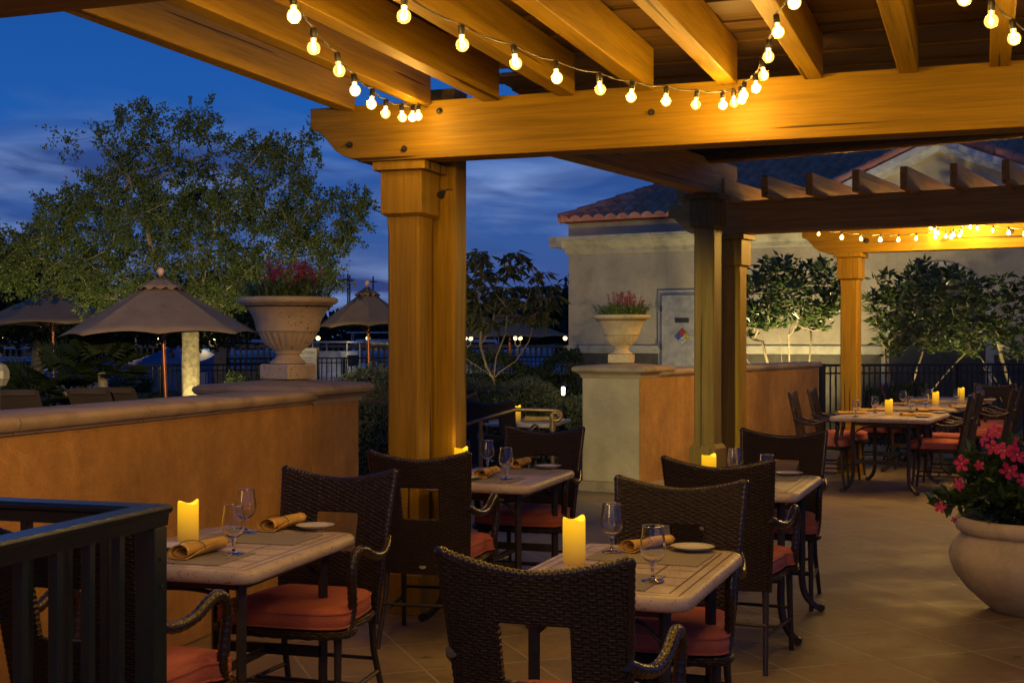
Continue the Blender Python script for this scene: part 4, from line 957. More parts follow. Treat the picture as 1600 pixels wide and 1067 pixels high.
# ------------------------------------------------------------------ landscape uplights
def uplight(label, pos, target, power, size, col=(1, .80, .34), blend=.6, r=.04):
    t = thing('ground_spotlight', label, 'spotlight', tuple(pos)); d = (Vector(target)-Vector(pos)).normalized(); q = d.to_track_quat('Z', 'Y').to_matrix().to_4x4()
    M = Matrix.Translation((0, 0, .12)) @ q
    MB().lathe([(.012, -.05), (.035, -.04), (.042, .02), (.042, .05), (.038, .05), (.038, .02), (.002, .02)], 16, M).build('housing', BLACK, t, smooth=40)
    MB().tube([(0, 0, 0), (0, 0, .10)], .009, 6).build('stake', BLACK, t)
    MB().lathe([(.0005, .024), (.036, .024)], 16, M, False).build('lens', LAMPW, t)
    L = bpy.data.lights.new('spot', 'SPOT'); L.energy = power; L.spot_size = R(size); L.spot_blend = blend; L.color = col; L.shadow_soft_size = r
    o = bpy.data.objects.new('spot', L); COL.objects.link(o); o.parent = t; o.matrix_local = Matrix.Translation(Vector((0, 0, .12))+d*.08) @ d.to_track_quat('-Z', 'Y').to_matrix().to_4x4()
    return t
uplight('small ground spotlight at the foot of the oak trunk', (ox+.12, oy-.85, 0), (ox, oy, 1.2), 110, 110)
uplight('ground spotlight hidden right of the oak, aimed into its crown', (ox+2.3, oy-1.3, 0), (ox+.5, oy, 3.6), 230, 110)
uplight('ground spotlight hidden left of the oak, aimed into its crown', (ox-2.6, oy-1.2, 0), (ox-1.0, oy, 3.4), 210, 110)
m1 = at(1222, 533, 19.5)
uplight('ground spotlight under the magnolia beside the olive post', (m1.x+.1, 18.3, 0), (m1.x+.1, 20.3, 2.0), 520, 95)
uplight('ground spotlight close to the building wall behind the first magnolia', (m1.x+.4, 23.0, 0), (m1.x+.75, 24.6, 1.5), 270, 125)
m2 = at(1420, 533, 19.8)
uplight('ground spotlight under the wide magnolia behind the far tables', (m2.x, 18.95, 0), (m2.x+.1, 20.2, 1.9), 620, 110)
uplight('ground spotlight under the magnolia at the right edge', (at(1600, 533, 19.2).x, 18.9, 0), (at(1600, 533, 19.6).x, 19.7, 1.8), 60, 100)
uplight('ground spotlight under the slender tree', (at(745, 533, 16).x, 16.0, 0), (at(770, 533, 16.6).x, 16.9, 1.6), 28, 105)
uplight('ground spotlight by the palms on the pool side', (at(165, 533, 18.2).x, 17.9, 0), (at(160, 533, 19).x, 18.7, 1.2), 5, 80)
# small path lantern, then the post flood that washes the cream pier
pl = thing('path_light', 'small lit lantern on a stake in the hedge near the cream pier', 'lantern', tuple(at(880, 533, 13.9)*Vector((1,1,1)) - Vector((0, 0, EYE))))
MB().tube([(0,0,0), (0,0,.86)], .012, 6).build('stake', BLACK, pl)
MB().lathe([(.012, .92), (.018, .93), (.02, 1.0), (.014, 1.01)], 12).build('lamp', emit('lantern glow', (1, .80, .45), 9), pl, smooth=50)
MB().lathe([(.05, 1.02), (.045, 1.03), (.01, 1.06)], 12).build('lamp_hood', BLACK, pl, smooth=50)
def spot(pos, target, power, size, col, blend=.8, r=.05, par=None, name='spot_lamp'):
    L = bpy.data.lights.new(name, 'SPOT'); L.energy = power; L.spot_size = R(size); L.spot_blend = blend; L.color = col; L.shadow_soft_size = r
    o = bpy.data.objects.new(name, L); COL.objects.link(o); d = (Vector(target)-Vector(pos)).normalized(); o.location = pos; o.rotation_euler = d.to_track_quat('-Z', 'Y').to_euler(); return o
fp = fl.location
spot(fp+Vector((.28, -.02, -.03)), (1.3, 12.2, 1.0), 430, 36, (1, .86, .38), .8, .03, None, 'flood_beam')
spot((-3.1, 5.0, 2.95), (-4.6, 19, 2.3), 3600, 46, (1, .70, .36), .8, .05, None, 'flood_beam')  # added lamp with no fixture, out of view, to warm the parasols
# ------------------------------------------------------------------ right picket railing
def picket_fence(name, label, a, b, h, mat, sp=.1, bay=1.8, w_=.016, zb=0, cap=.045, posts=True, cat='fence'):
    a = Vector((*a, 0)); b = Vector((*b, 0)); L_ = (b-a).length; an = math.atan2((b-a).y, (b-a).x)
    t = thing(name, label, cat, (a.x, a.y, zb), an)
    MB().box(0, L_, -cap/2, cap/2, h-.035, h).build('top_rail', mat, t, bevel=.004)
    MB().box(0, L_, -.015, .015, h-.14, h-.115).build('rail', mat, t); MB().box(0, L_, -.015, .015, .08, .11).build('rail', mat, t)
    nb = max(1, round(L_/bay)); bl = L_/nb
    for k in range(nb):
        m = MB(); n = int(bl/sp)
        for i in range(n):
            x = k*bl+(i+.5)*bl/n; m.box(x-w_/2, x+w_/2, -w_/2, w_/2, .05, h-.036)
        m.build('picket_panel', mat, t)
        if posts: MB().box(k*bl-.03, k*bl+.03, -.031, .031, 0, h+.004).build('post', mat, t, bevel=.004)
    return t
picket_fence('railing', 'black picket railing behind the far right tables', (4.25, 17.75), (8.4, 18.9), 1.19, DARKM, .085, 2.1, .018, cat='railing')
# ------------------------------------------------------------------ pale building with tiled roof
TILE = None
def tile_mat():
    m, nt, b = new_mat('clay roof tiles'); v = coords(nt); c = ramp(nt, noise(nt, v, 3.2, 3, .7), [(.3, (.46, .17, .10)), (.5, (.62, .25, .15)), (.7, (.72, .36, .24))])
    nt.links.new(c, b.inputs['Base Color']); b.inputs['Roughness'].default_value = .7; bump(nt, b, noise(nt, v, 30, 4), .3); return m
TILE = tile_mat()
bo = at(888, 533, 27.0); bld = thing('pale_building', 'pale stucco building with cornice, clay tile roof and gable at the right', 'building', (bo.x, bo.y, 0), -R(T2))
MB().box(0, 16, 0, 9, 0, 3.95).build('wall', STUCCO_B, bld, bevel=.01)
MB().box(-.03, 16, -.045, 0, 1.26, 1.42).build('dado_band', TRIM, bld, bevel=.01)
MB().box(-.02, 16, -.028, 0, .0, 1.255).build('plinth_course', simple('dark painted base course', (.10, .085, .065), .8), bld)
def cornice(x0, x1, par):
    pr = [(0, 3.30), (-.05, 3.32), (-.06, 3.40), (-.12, 3.44), (-.20, 3.50), (-.23, 3.55), (-.23, 3.57), (-.30, 3.585), (-.31, 3.66), (0, 3.67)]
    m = MB(); n = len(pr); m.add([(x0-(-p)*1.0 if x0 < .1 else x0, p, z) for p, z in pr] + [(x1, p, z) for p, z in pr], [tuple(range(n)), tuple(range(2*n-1, n-1, -1))] + [(i, (i+1) % n, (i+1) % n+n, i+n) for i in range(n)])
    m.build('cornice', TRIM, par, smooth=30)
for k in range(8): cornice(2*k+(.004 if k else 0), 2*k+2-.004, bld)
MB().box(-.30, -.001, -.29, 8.9, 3.45, 3.66).build('cornice', TRIM, bld)
SL = math.tan(R(25))
def tile_plane(name, par, U, V0, ext_u, rows, hip_l, hip_r, z0, y0, row=.36, per=.27, up=SL, M=None):
    m = MB(); nu = int(ext_u/(per/8)); us = [i*per/8 for i in range(nu+1)]
    for r in range(rows):
        pl0, pl1 = r*row*math.cos(R(25)), (r+1)*row*math.cos(R(25)); base = len(m.v)
        for k, (pl, lift) in enumerate(((pl0-.04, .06), (pl1, .0))):
            for u in us:
                h = .075*(abs(math.sin(math.pi*u/per))**.8)
                m.v.append((U+u, y0+pl, z0+pl*up+h+lift))
        for i in range(nu):
            u = us[i]
            if hip_l and u < pl0-.12: continue
            if hip_r and u > ext_u-pl0: continue
            m.f.append((base+i, base+i+1, base+nu+2+i, base+nu+1+i))
        # tile nose
        b2 = len(m.v)
        for u in us: m.v.append((U+u, y0+pl0-.03, z0+(pl0-.03)*up+.0))
        for i in range(nu):
            if hip_l and us[i] < pl0-.12: continue
            m.f.append((b2+i, b2+i+1, base+i+1, base+i))
    if M: m.v = [tuple(M @ Vector(p)) for p in m.v]
    o = m.build(name, TILE, par, smooth=50); return o
MB().add([(-.08, -.12, 3.955), (16, -.12, 3.955), (16, 9.1, 3.955), (-.08, 9.1, 3.955), (4.5, 4.5, 3.95+4.84*SL), (16, 4.5, 3.95+4.84*SL)], [(0,3,2,1), (0,1,5,4), (0,4,3), (3,4,5,2), (1,2,5)]).build('roof_deck', TILE, bld)
tile_plane('roof', bld, -.14, 0, 16.2, 14, True, False, 3.985, -.18)
hp_ = MB()
for k in range(17):
    f0 = k*.30; a = Vector((-.12+f0, -.16+f0, 4.05+f0*SL)); b = Vector((-.12+f0+.34, -.16+f0+.34, 4.05+(f0+.34)*SL)); hp_.tube([a, b], [.115, .085], 10)
hp_.build('hip_tiles', TILE, bld, smooth=50)
# gable
gx, ga, gs = 7.63, 5.06, .42; hwg = 2.35
gz0 = ga-gs*hwg
MB().prism([(gx-hwg, 3.68), (gx+hwg, 3.68), (gx+hwg, gz0), (gx, ga-.02), (gx-hwg, gz0)], -.42, -.02).build('gable_wall', STUCCO_B, bld)
for s in (-1, 1):
    for off, pr, th in ((0, .24, .13), (-.13, .16, .10)):
        m = MB(); m.add([(gx, -.42-pr, ga+off), (gx+s*(hwg+.2), -.42-pr, ga+off-gs*(hwg+.2)), (gx+s*(hwg+.2), -.42-pr, ga+off-th-gs*(hwg+.2)), (gx, -.42-pr, ga+off-th),
                          (gx, -.421, ga+off), (gx+s*(hwg+.2), -.421, ga+off-gs*(hwg+.2)), (gx+s*(hwg+.2), -.421, ga+off-th-gs*(hwg+.2)), (gx, -.421, ga+off-th)], [(0,1,2,3), (7,6,5,4), (0,4,5,1), (1,5,6,2), (2,6,7,3), (3,7,4,0)])
        m.build('raking_cornice', simple('white painted trim', (.62, .62, .60), .6), bld)
    m = MB()
    for k in range(9):
        x0 = .30*k; a = Vector((gx+s*x0, -.50, ga+.10-gs*x0)); b = Vector((gx+s*(x0+.33), -.50, ga+.10-gs*(x0+.33))); m.tube([b, a], [.12, .095], 10)
    m.build('rake_tiles', TILE, bld, smooth=50)
    m = MB(); m.add([(gx, -.5, ga+.04), (gx+s*(hwg+.3), -.5, ga+.04-gs*(hwg+.3)), (gx+s*(hwg+.3), 2.5, ga+.04-gs*(hwg+.3)), (gx, 2.5, ga+.04)], [(0,1,2,3)]); o = m.build('gable_roof', TILE, bld); md = o.modifiers.new('s', 'SOLIDIFY'); md.thickness = .05
# arched niche
arc = [(gx-.15+.98*math.cos(a), 1.95+.98*math.sin(a)) for a in np.linspace(0, math.pi, 21)]
MB().prism([(gx-.15+.98, .4)] + arc + [(gx-.15-.98, .4)], -.05, -.0).build('arch_surround', TRIM, bld)
ar2 = [(gx-.15+.84*math.cos(a), 1.95+.84*math.sin(a)) for a in np.linspace(0, math.pi, 21)]
MB().prism([(gx-.15+.84, .4)] + ar2 + [(gx-.15-.84, .4)], -.056, -.0505).build('arch_shade', simple('niche shade', (.07, .065, .055), .7), bld)  # flat dark panel standing in for the shade of the opening
# door with hazard diamond
MB().box(2.05, 3.28, -.035, -.0, 0, 2.52).build('door_frame', TRIM, bld, bevel=.01)
dr = MB().box(2.15, 3.18, -.085, -.0355, .05, 2.42).build('door', simple('pale grey steel door', (.38, .36, .34), .5), bld, bevel=.004)
for z in (.5, 1.4, 2.15): MB().tube([(2.152, -.09, z-.06), (2.152, -.09, z+.06)], .014, 8).build('hinge', METAL, dr)
MB().tube([(3.08, -.088, 1.25), (3.08, -.13, 1.25), (2.98, -.135, 1.25)], .011, 8).build('handle', METAL, dr)
MB().box(2.44, 2.74, -.092, -.086, 1.87, 1.965).build('name_plate', simple('dark name plate', (.05, .045, .045), .5), dr, bevel=.002)
hz = MB().prism([(2.60, 1.43), (2.77, 1.60), (2.60, 1.77), (2.43, 1.60)], -.0905, -.0862).build('hazard_diamond', simple('sign black edge', (.03, .03, .03), .5), dr)
for (cx_, cz_, col_, nm) in ((2.60, 1.683, (.42, .05, .04), 'red'), (2.517, 1.60, (.08, .13, .42), 'blue'), (2.683, 1.60, (.55, .48, .08), 'yellow'), (2.60, 1.517, (.6, .6, .6), 'white')):
    q = .078; MB().prism([(cx_, cz_-q), (cx_+q, cz_), (cx_, cz_+q), (cx_-q, cz_)], -.0932, -.0908).build('sign_field', simple('sign field '+nm, col_, .5, 0, .05), hz)
def text(s, size, mat, par, loc, rot=(R(90), 0, 0), name='lettering'):
    cu = bpy.data.curves.new(name, 'FONT'); cu.body = s; cu.size = size; cu.align_x = 'CENTER'; cu.align_y = 'CENTER'; cu.extrude = .0008
    tmp = bpy.data.objects.new(name, cu); COL.objects.link(tmp); dg = bpy.context.evaluated_depsgraph_get(); me = bpy.data.meshes.new_from_object(tmp.evaluated_get(dg)); bpy.data.objects.remove(tmp)
    o = bpy.data.objects.new(name, me); COL.objects.link(o); o.parent = par; o.location = loc; o.rotation_euler = rot; me.materials.clear(); me.materials.append(mat); return o
INK = simple('sign ink', (.015, .015, .02), .5)
text('3', .115, INK, hz, (2.517, -.0945, 1.60)); text('2', .115, INK, hz, (2.683, -.0945, 1.60)); text('W', .09, INK, hz, (2.60, -.0945, 1.517))
# ------------------------------------------------------------------ big clay pot with mandevilla
pc = at(1612, 533, 7.2); pot = thing('clay_planter', 'large round limewashed planter with a thick rim at the right edge', 'planter', (pc.x, pc.y, 0), .3)
MB().lathe([(.20, 0), (.215, .012), (.27, .055), (.345, .125), (.405, .20), (.435, .27), (.440, .31), (.425, .36), (.390, .405), (.368, .425), (.366, .432), (.385, .440), (.402, .452), (.408, .480), (.404, .512), (.390, .524), (.368, .522), (.352, .500), (.345, .46)], 64, None, True,
   lambda r, z, t: (r*(1+.004*math.sin(3*t+z*9)), z)).build('pot', POT, pot, smooth=60)
MB().lathe([(.35, .44), (.35, .475), (.1, .49), (.0005, .49)], 24).build('soil', SOIL, pot, smooth=60)
mv = thing('mandevilla', 'glossy mandevilla bush with pink star flowers growing in the big clay planter', 'plant', (pc.x, pc.y, .47))
rr = random.Random(31); it = []; stm = MB()
for i in range(105):
    a = rr.uniform(0, 2*math.pi); el = rr.uniform(.05, 1.35); Lr = rr.uniform(.30, .50)*(1.0 if el < 1 else .92)
    tip = Vector((math.cos(a)*math.cos(el)*Lr*1.05, math.sin(a)*math.cos(el)*Lr*1.05, .04+math.sin(el)*Lr)); r0 = Vector((math.cos(a)*.1, math.sin(a)*.1, .03))
    mid = (r0+tip)/2 + Vector((0, 0, .06)); sp_ = spline([r0, mid, tip], 6); stm.tube(sp_, .003, 4)
    for j, q in enumerate(sp_[2:]):
        for s in range(2):
            it.append((Vector(q)+rv(rr)*.012, Vector((math.cos(a), math.sin(a), .3))*.6+rv(rr)*.55))
        if rr.random() < .5: it.append((Vector(q)+rv(rr)*.03, rv(rr)))
leaves_mesh(it, .085, .045, rr, .15).build('foliage', LMAN, mv); 
fl_pos = [(1502, 724, 6.85, 1), (1498, 756, 6.8, .85), (1469, 792, 6.75, .7), (1538, 685, 7.0, 1), (1554, 674, 7.1, .95), (1552, 699, 6.95, .9), (1570, 704, 6.9, 1), (1586, 692, 7.0, 1), (1589, 711, 6.85, 1.1), (1577, 736, 6.8, 1.15), (1530, 727, 6.85, .6), (1600, 750, 6.78, .8), (1491, 812, 6.78, .4)]
for px, py, d, s in fl_pos:
    c = at(px, py, d) - Vector((pc.x, pc.y, .47)); n = (Vector((c.x*.8, c.y-.25, (c.z-.1)*.5)) + rv(rr)*.34).normalized(); q = n.to_track_quat('Z', 'Y').to_matrix().to_4x4(); M = Matrix.Translation(c) @ q @ rotz(rr.uniform(0, 6)) @ Matrix.Scale(s*.041, 4)
    m = MB()
    for k in range(5):
        a = 2*math.pi*k/5; ca = lambda r, da, z: (r*math.cos(a+da), r*math.sin(a+da), z)
        m.add([ca(.12, -.5, -.15), ca(.12, .5, -.15), ca(.55, .55, .06), ca(.95, .48, .02), ca(1.22, .12, -.10), ca(1.0, -.28, .0), ca(.6, -.5, .10), ca(.6, 0, .02)], [(0,1,7), (1,2,7), (2,3,7), (3,4,7), (4,5,7), (5,6,7), (6,0,7)], M)
    m.lathe([(.05, -1.0), (.10, -.6), (.22, -.15)], 10, M, False); fo = m.build('flower', PINK, mv, smooth=50)
    MB().lathe([(.13, -.12), (.06, -.05), (.01, -.04)], 10, M).build('flower_throat', YEL, fo, smooth=50)
    stm.tube(spline([c*.55, c*.85+Vector((0, 0, .03)), c], 4), .0025, 4)
stm.build('stems', LMAN, mv)
# ------------------------------------------------------------------ parasols on the pool side
def parasol(label, apex, Rr, zap, base_px, drop, rot, tilt):
    t = thing('market_parasol', label, 'parasol', (apex.x, apex.y, 0), rot, 'taupe market parasols by the pool')
    n = 8; m = MB(); segs = 6; rad = 7
    def cp(a, f, z1):   # canopy surface: sag between ribs
        k = (a*n/(2*math.pi)) % 1; sag = 4*k*(1-k)
        q_ = math.cos(math.pi/n)/math.cos((k-.5)*2*math.pi/n); r = Rr*f*(1+(q_-1)*1.15); return (r*math.cos(a), r*math.sin(a), z1-drop*(f**1.04) - .012*sag*math.sin(math.pi*f) + .045*sag*f**4 - .05*max(0, -math.cos(a+rot))*f*f)
    vs = []; fs = []; A = n*segs
    for j in range(rad+1):
        f = .10+.90*j/rad
        for i in range(A): vs.append(cp(2*math.pi*i/A, f, zap-.05))
    for j in range(rad):
        for i in range(A): fs.append((j*A+i, j*A+(i+1) % A, (j+1)*A+(i+1) % A, (j+1)*A+i))
    o = m.add(vs, fs).build('canopy', FABRIC, t, smooth=20); md = o.modifiers.new('s', 'SOLIDIFY'); md.thickness = .004
    m = MB(); vs = []; fs = []
    for j in range(4):
        f = .02+.23*j/3
        for i in range(A):
            x, y, z = cp(2*math.pi*i/A, f, zap+.012); vs.append((x, y, z + (.022*math.sin(i*1.7) if j == 3 else 0)))
    for j in range(3):
        for i in range(A): fs.append((j*A+i, j*A+(i+1) % A, (j+1)*A+(i+1) % A, (j+1)*A+i))
    o = m.add(vs, fs).build('vent_cap', FABRIC, t, smooth=20); md = o.modifiers.new('s', 'SOLIDIFY'); md.thickness = .004
    MB().lathe([(.0005, zap+.01), (.03, zap+.02), (.046, zap+.055), (.05, zap+.08), (.044, zap+.11), (.02, zap+.128), (.0005, zap+.13)], 16).build('finial', KNOB, t, smooth=60)
    MB().tube([(tilt, 0, 0), (tilt*.4, 0, zap*.6), (0, 0, zap)], .029, 12).build('pole', POLEW, t, smooth=50)
    for i in range(n):
        a = 2*math.pi*i/n; p0 = cp(a, .1, zap-.075); p1 = cp(a, .98, zap-.068); MB().tube([p0, p1], .009, 4).build('rib', METAL, t)
        MB().tube([(.03*math.cos(a), .03*math.sin(a), zap-drop-.15), cp(a, .5, zap-.075)], .008, 4).build('strut', METAL, t)
    MB().lathe([(.05, zap-drop-.19), (.05, zap-drop-.13)], 12)  .build('hub', METAL, t, smooth=40)
    MB().lathe([(.26, 0), (.26, .05), (.05, .08), (.045, .3), (.0005, .3)], 20, Matrix.Translation((tilt, 0, 0))).build('base', METAL, t, smooth=40)
    return t
def ap(px, py, d): return at(px, py, d)
a = ap(251, 432, 18.6); parasol('nearest taupe parasol with copper pole above the left wall', a, 1.42, a.z-.0, None, .78, .25, .10)
a = ap(82, 448, 25.5); parasol('taupe parasol at the far left, partly behind the nearest one', a, 1.55, a.z, None, .70, .5, .03)
a = ap(574, 448, 25); parasol('taupe parasol peeping between the large urn and the thick post', a, 1.0, a.z, None, .72, .15, .05)
a = ap(797, 487, 34); parasol('dim reddish parasol behind the slender tree', a, 1.75, a.z, None, .62, .3, .0)
# ------------------------------------------------------------------ pool side: lawn, fences, loungers, palms, marina
lw_ = MB().box(-60, -.0, 34.01, 40, -.30, -.02).build('lawn', GRASS); struct(lw_)
lw2 = MB().add([(-60, 15.2, .004), (1.5, 15.2, .004), (1.5, 26, .004), (2.5, 34, .004), (-60, 34, .004)], [(0,1,2,3,4)]).build('lawn', GRASS); struct(lw2)
wt = MB().add([(-900, 40, -.6), (900, 40, -.6), (900, 2500, -.6), (-900, 2500, -.6)], [(0,1,2,3)]).build('marina_water', WATER); struct(wt)
fg = MB().add([(-900, 70, -.5), (900, 70, -.5), (900, 2500, -.45), (-900, 2500, -.45)], [(0,1,2,3)]).build('far_shore', GRASS); struct(fg)
picket_fence('pool_fence', 'black picket pool fence at the far left behind the parasols', (-11.5, 23.5), (-4.6, 26.5), 1.05, DARKM, .11, 2.2, .02)
picket_fence('pool_fence', 'black picket pool fence seen right of the oak trunk and behind the urn', (-6.6, 30), (1.1, 33.2), 1.12, DARKM, .12, 2.4, .022)
BALU = stone('weathered balustrade', (.13, .11, .09), False)
def balustrade(label, a, b, zb):
    a = Vector((*a, 0)); b = Vector((*b, 0)); L_ = (b-a).length; an = math.atan2((b-a).y, (b-a).x); t = thing('balustrade', label, 'balustrade', (a.x, a.y, -.6), an); zt = zb+.6
    MB().box(0, L_, -.15, .15, 0, zt+.55).build('base_wall', BALU, t); MB().box(0, L_, -.13, .13, zt+1.30, zt+1.42).build('coping', BALU, t, bevel=.01)
    nb = round(L_/3.2); bl = L_/nb
    for k in range(nb):
        m = MB(); n = int(bl/.2)
        for i in range(n):
            x = k*bl+(i+.5)*bl/n; m.lathe([(.05, zt+.551), (.04, zt+.75), (.065, zt+.95), (.035, zt+1.15), (.05, zt+1.299)], 6, Matrix.Translation((x, 0, 0)))
        m.build('baluster_panel', BALU, t); MB().box(k*bl-.25, k*bl+.25, -.2, .2, zt+.0, zt+1.46).build('pier', BALU, t, bevel=.02)
    return t
balustrade('long pale stone balustrade with lamps across the marina', (-24, 46), (6, 49), -.04)
def street_lamp(label, px, py, d, two, s=1.0, mat=LAMP):
    p = at(px, py, d); t = thing('lamp_post', label, 'lamp', (p.x, p.y, 0), 0, 'marina lamps'); z = p.z
    MB().lathe([(.10, 0), (.08, .2), (.045, .3), (.035, z-.25)], 8).build('pole', METAL, t, smooth=40)
    for q in ((-.13*s, .13*s) if two else (0,)):
        if two: MB().tube([(0, 0, z-.3), (q, 0, z-.22), (q, 0, z-.1*s)], .02, 6).build('arm', METAL, t)
        MB().lathe([(.0005, z-.10*s)] + [(.10*s*math.sin(a), z-.10*s*math.cos(a)) for a in np.linspace(.4, 2.8, 7)] + [(.0005, z+.10*s)], 12).build('globe', mat, t, smooth=60).location = (q, 0, 0)
    L = bpy.data.lights.new('lamp_light', 'POINT'); L.energy = 25; L.color = (1, .72, .3); L.shadow_soft_size = .1
    o = bpy.data.objects.new('lamp_light', L); COL.objects.link(o); o.parent = t; o.location = (0, -.3, z)
for (px, py, d, two, s, l) in ((2, 528, 43, False, .7, 'marina lamp at the left picture edge'), (249, 528, 43.5, True, .9, 'double marina lamp left of the nearest parasol pole'), (332, 528, 44, True, .95, 'double marina lamp right of the oak trunk'),
   (497, 528.5, 36, False, .75, 'bright marina lamp beside the large urn'), (575, 528.5, 40, False, .8, 'small marina lamp by the third parasol pole'), (731, 528.5, 44, True, .95, 'double marina lamp just right of the thick post'),
   (809, 528.5, 44, True, .85, 'double marina lamp in the middle of the gap between posts'), (883, 528.5, 40, False, .8, 'marina lamp touching the corner of the pale building')): street_lamp(l, px, py, d, two, s*.78)
street_lamp('cold white lamp under the edge of the nearest parasol', 212, 517, 44, False, .9, LAMPW)
street_lamp('low yellow lamp beyond the palms', 129, 573, 30, False, .55)
WHB = simple('white boat gelcoat', (.45, .50, .58), .3, 0, .05); BLB = simple('blue boat cover', (.03, .10, .35), .6, 0, .2, 3); DKW = simple('tinted boat glass', (.01, .015, .03), .1)
def boat(label, px, d, L_, rz, hull, cover, h=1.0, cabin=True):
    p = at(px, 533, d); t = thing('motor_boat', label, 'boat', (p.x, p.y, -.55), rz, 'boats moored in the marina'); rings = []
    for k in range(11):
        f = k/10; w_ = .16*L_*math.sqrt(max(.0004, 1-max(0, (f-.35)/.65)**2.2)); z1 = h*(1+.35*f**2); x = (f-.5)*L_
        rings.append([(x, 0, .0+.5*h*f**3), (x, w_*.75, .15*h+.4*h*f**3), (x, w_, z1), (x, 0, z1+.04), (x, -w_, z1), (x, -w_*.75, .15*h+.4*h*f**3)])
    MB().loft(rings).build('hull', hull, t, smooth=35)
    if cabin:
        MB().squares([(L_*.15, L_*.11, h+.02), (L_*.12, L_*.10, h+.75)], Matrix.Translation((-.02*L_, 0, 0))).build('cabin', WHB, t, bevel=.03)
        for s in (-1, 1): MB().box(-L_*.13, L_*.09, s*L_*.105-.02, s*L_*.105+.02, h+.28, h+.62).build('window', DKW, t)
        MB().box(-L_*.20, L_*.14, -L_*.125, L_*.125, h+1.0, h+1.06).build('hard_top', WHB, t, bevel=.02)
        for sx in (-.18, .12):
            for s in (-1, 1): MB().tube([(L_*sx, s*L_*.11, h), (L_*sx*.9, s*L_*.11, h+1.0)], .02, 5).build('strut', WHB, t)
    else: MB().loft([[(x, y*1.02, z) for x, y, z in ((r[0][0], r[2][1], r[2][2]+.01), (r[0][0], 0, r[2][2]+.55*(1-abs(r[0][0])/L_*1.6)), (r[0][0], -r[2][1], r[2][2]+.01))] for r in rings]).build('cover', cover, t, smooth=40)
    return t
boat('boat with a hard top and lit cabin sides right of the large urn', 528, 41, 5.0, R(80), WHB, BLB, 1.0)
boat('boat under a bright blue cover behind the nearest parasol pole', 266, 41.5, 5.2, R(75), BLB, BLB, 1.25, False)
boat('low white boat behind the palms at the left', 160, 41, 6.5, R(8), WHB, BLB, .8, False)
boat('pale boat in shadow at the far left behind the fence', 40, 41.5, 6.0, R(5), WHB, BLB, .8, True)
boat('pale boat beyond the hedge between thick post and building', 835, 42, 6.0, R(172), WHB, BLB, .95, False)
boat('cabin boat beyond the balustrade left of the large urn', 395, 58, 6.0, R(12), WHB, BLB, 1.4)
boat('cabin boat beyond the balustrade between the urn and the thick post', 590, 56, 6.5, R(4), WHB, BLB, 1.4)
boat('cabin boat beyond the balustrade under the slender tree', 750, 60, 7, R(7), WHB, BLB, 1.4)
# loungers
SLING = simple('taupe sling fabric', (.055, .038, .026), .9, 0, .15, 5, .3, 200)
def lounger(label, x, y, rz):
    t = thing('sun_lounger', label, 'sun lounger', (x, y, 0), rz, 'sun loungers by the pool')
    MB().add([(-.3, -.55, .34), (.3, -.55, .34), (.3, .75, .34), (-.3, .75, .34), (-.3, -.55, .37), (.3, -.55, .37), (.3, .75, .37), (-.3, .75, .37)], [(0,3,2,1), (4,5,6,7), (0,1,5,4), (1,2,6,5), (2,3,7,6), (3,0,4,7)]).build('seat', SLING, t, bevel=.01)
    MB().add([(-.3, -.55, .36), (.3, -.55, .36), (.3, -1.0, .86), (-.3, -1.0, .86), (-.3, -.58, .34), (.3, -.58, .34), (.3, -1.03, .84), (-.3, -1.03, .84)], [(0,1,2,3), (7,6,5,4), (0,4,5,1), (1,5,6,2), (2,6,7,3), (3,7,4,0)]).build('backrest', SLING, t, bevel=.01)
    MB().box(-.26, .26, -1.02, -.93, .78, .87).build('pillow', SLING, t, bevel=.03)
    for sx in (-.29, .29):
        for yy in (-.5, .65): MB().box(sx-.02, sx+.02, yy-.02, yy+.02, 0, .338).build('leg', METAL, t)
        MB().box(sx-.018, sx+.018, -.56, .76, .30, .336).build('frame', METAL, t)
    return t
lp = at(145, 533, 17.5); lounger('sun lounger with raised back left of the copper pole, above the wall coping', lp.x, lp.y+1.0, R(-4))
lp = at(194, 533, 17.8); lounger('sun lounger with raised back nearest the copper pole', lp.x, lp.y+1.0, R(-8))
lp = at(14, 533, 17.0); lounger('sun lounger at the left picture edge above the wall coping', lp.x, lp.y+1.0, R(5))
lp = at(590, 533, 19.5); lounger('sun lounger between the large urn pier and the thick post', lp.x, lp.y+1.0, R(5))
# fan palms
def fan_palm(label, x, y, h, n, Lf, seed):
    rr = random.Random(seed); t = thing('fan_palm', label, 'palm', (x, y, 0), 0, 'low fan palms by the pool')
    MB().tube([(0,0,0), (.02,0,h*.5), (0,0,h)], [.10, .08, .07], 8).build('trunk', BARK, t, smooth=50); m = MB(); st = MB()
    for k in range(n):
        a = 2*math.pi*k/n*2.4; el = rr.uniform(-.1, 1.2); d = Vector((math.cos(a)*math.cos(el), math.sin(a)*math.cos(el), math.sin(el))); p = Vector((0, 0, h)); q = p+d*rr.uniform(.30, .5); st.tube([p, q], .008, 4)
        s = d.cross(Vector((0, 0, 1))).normalized(); u = s.cross(d).normalized()
        for j in range(17):
            b_ = (j-8)/8*1.9; dr = (d*math.cos(b_)+s*math.sin(b_)).normalized(); L_ = Lf*(1-.25*abs(b_)/1.9); w_ = .022; nn = dr.cross(u).normalized()*w_
            mid = q+dr*L_*.6; tip = q+dr*L_-Vector((0, 0, .10*L_)); m.add([tuple(q), tuple(mid+nn), tuple(tip), tuple(mid-nn)], [(0,1,2), (0,2,3)])
    m.build('fronds', LPALM, t); st.build('frond_stalks', LPALM, t); return t
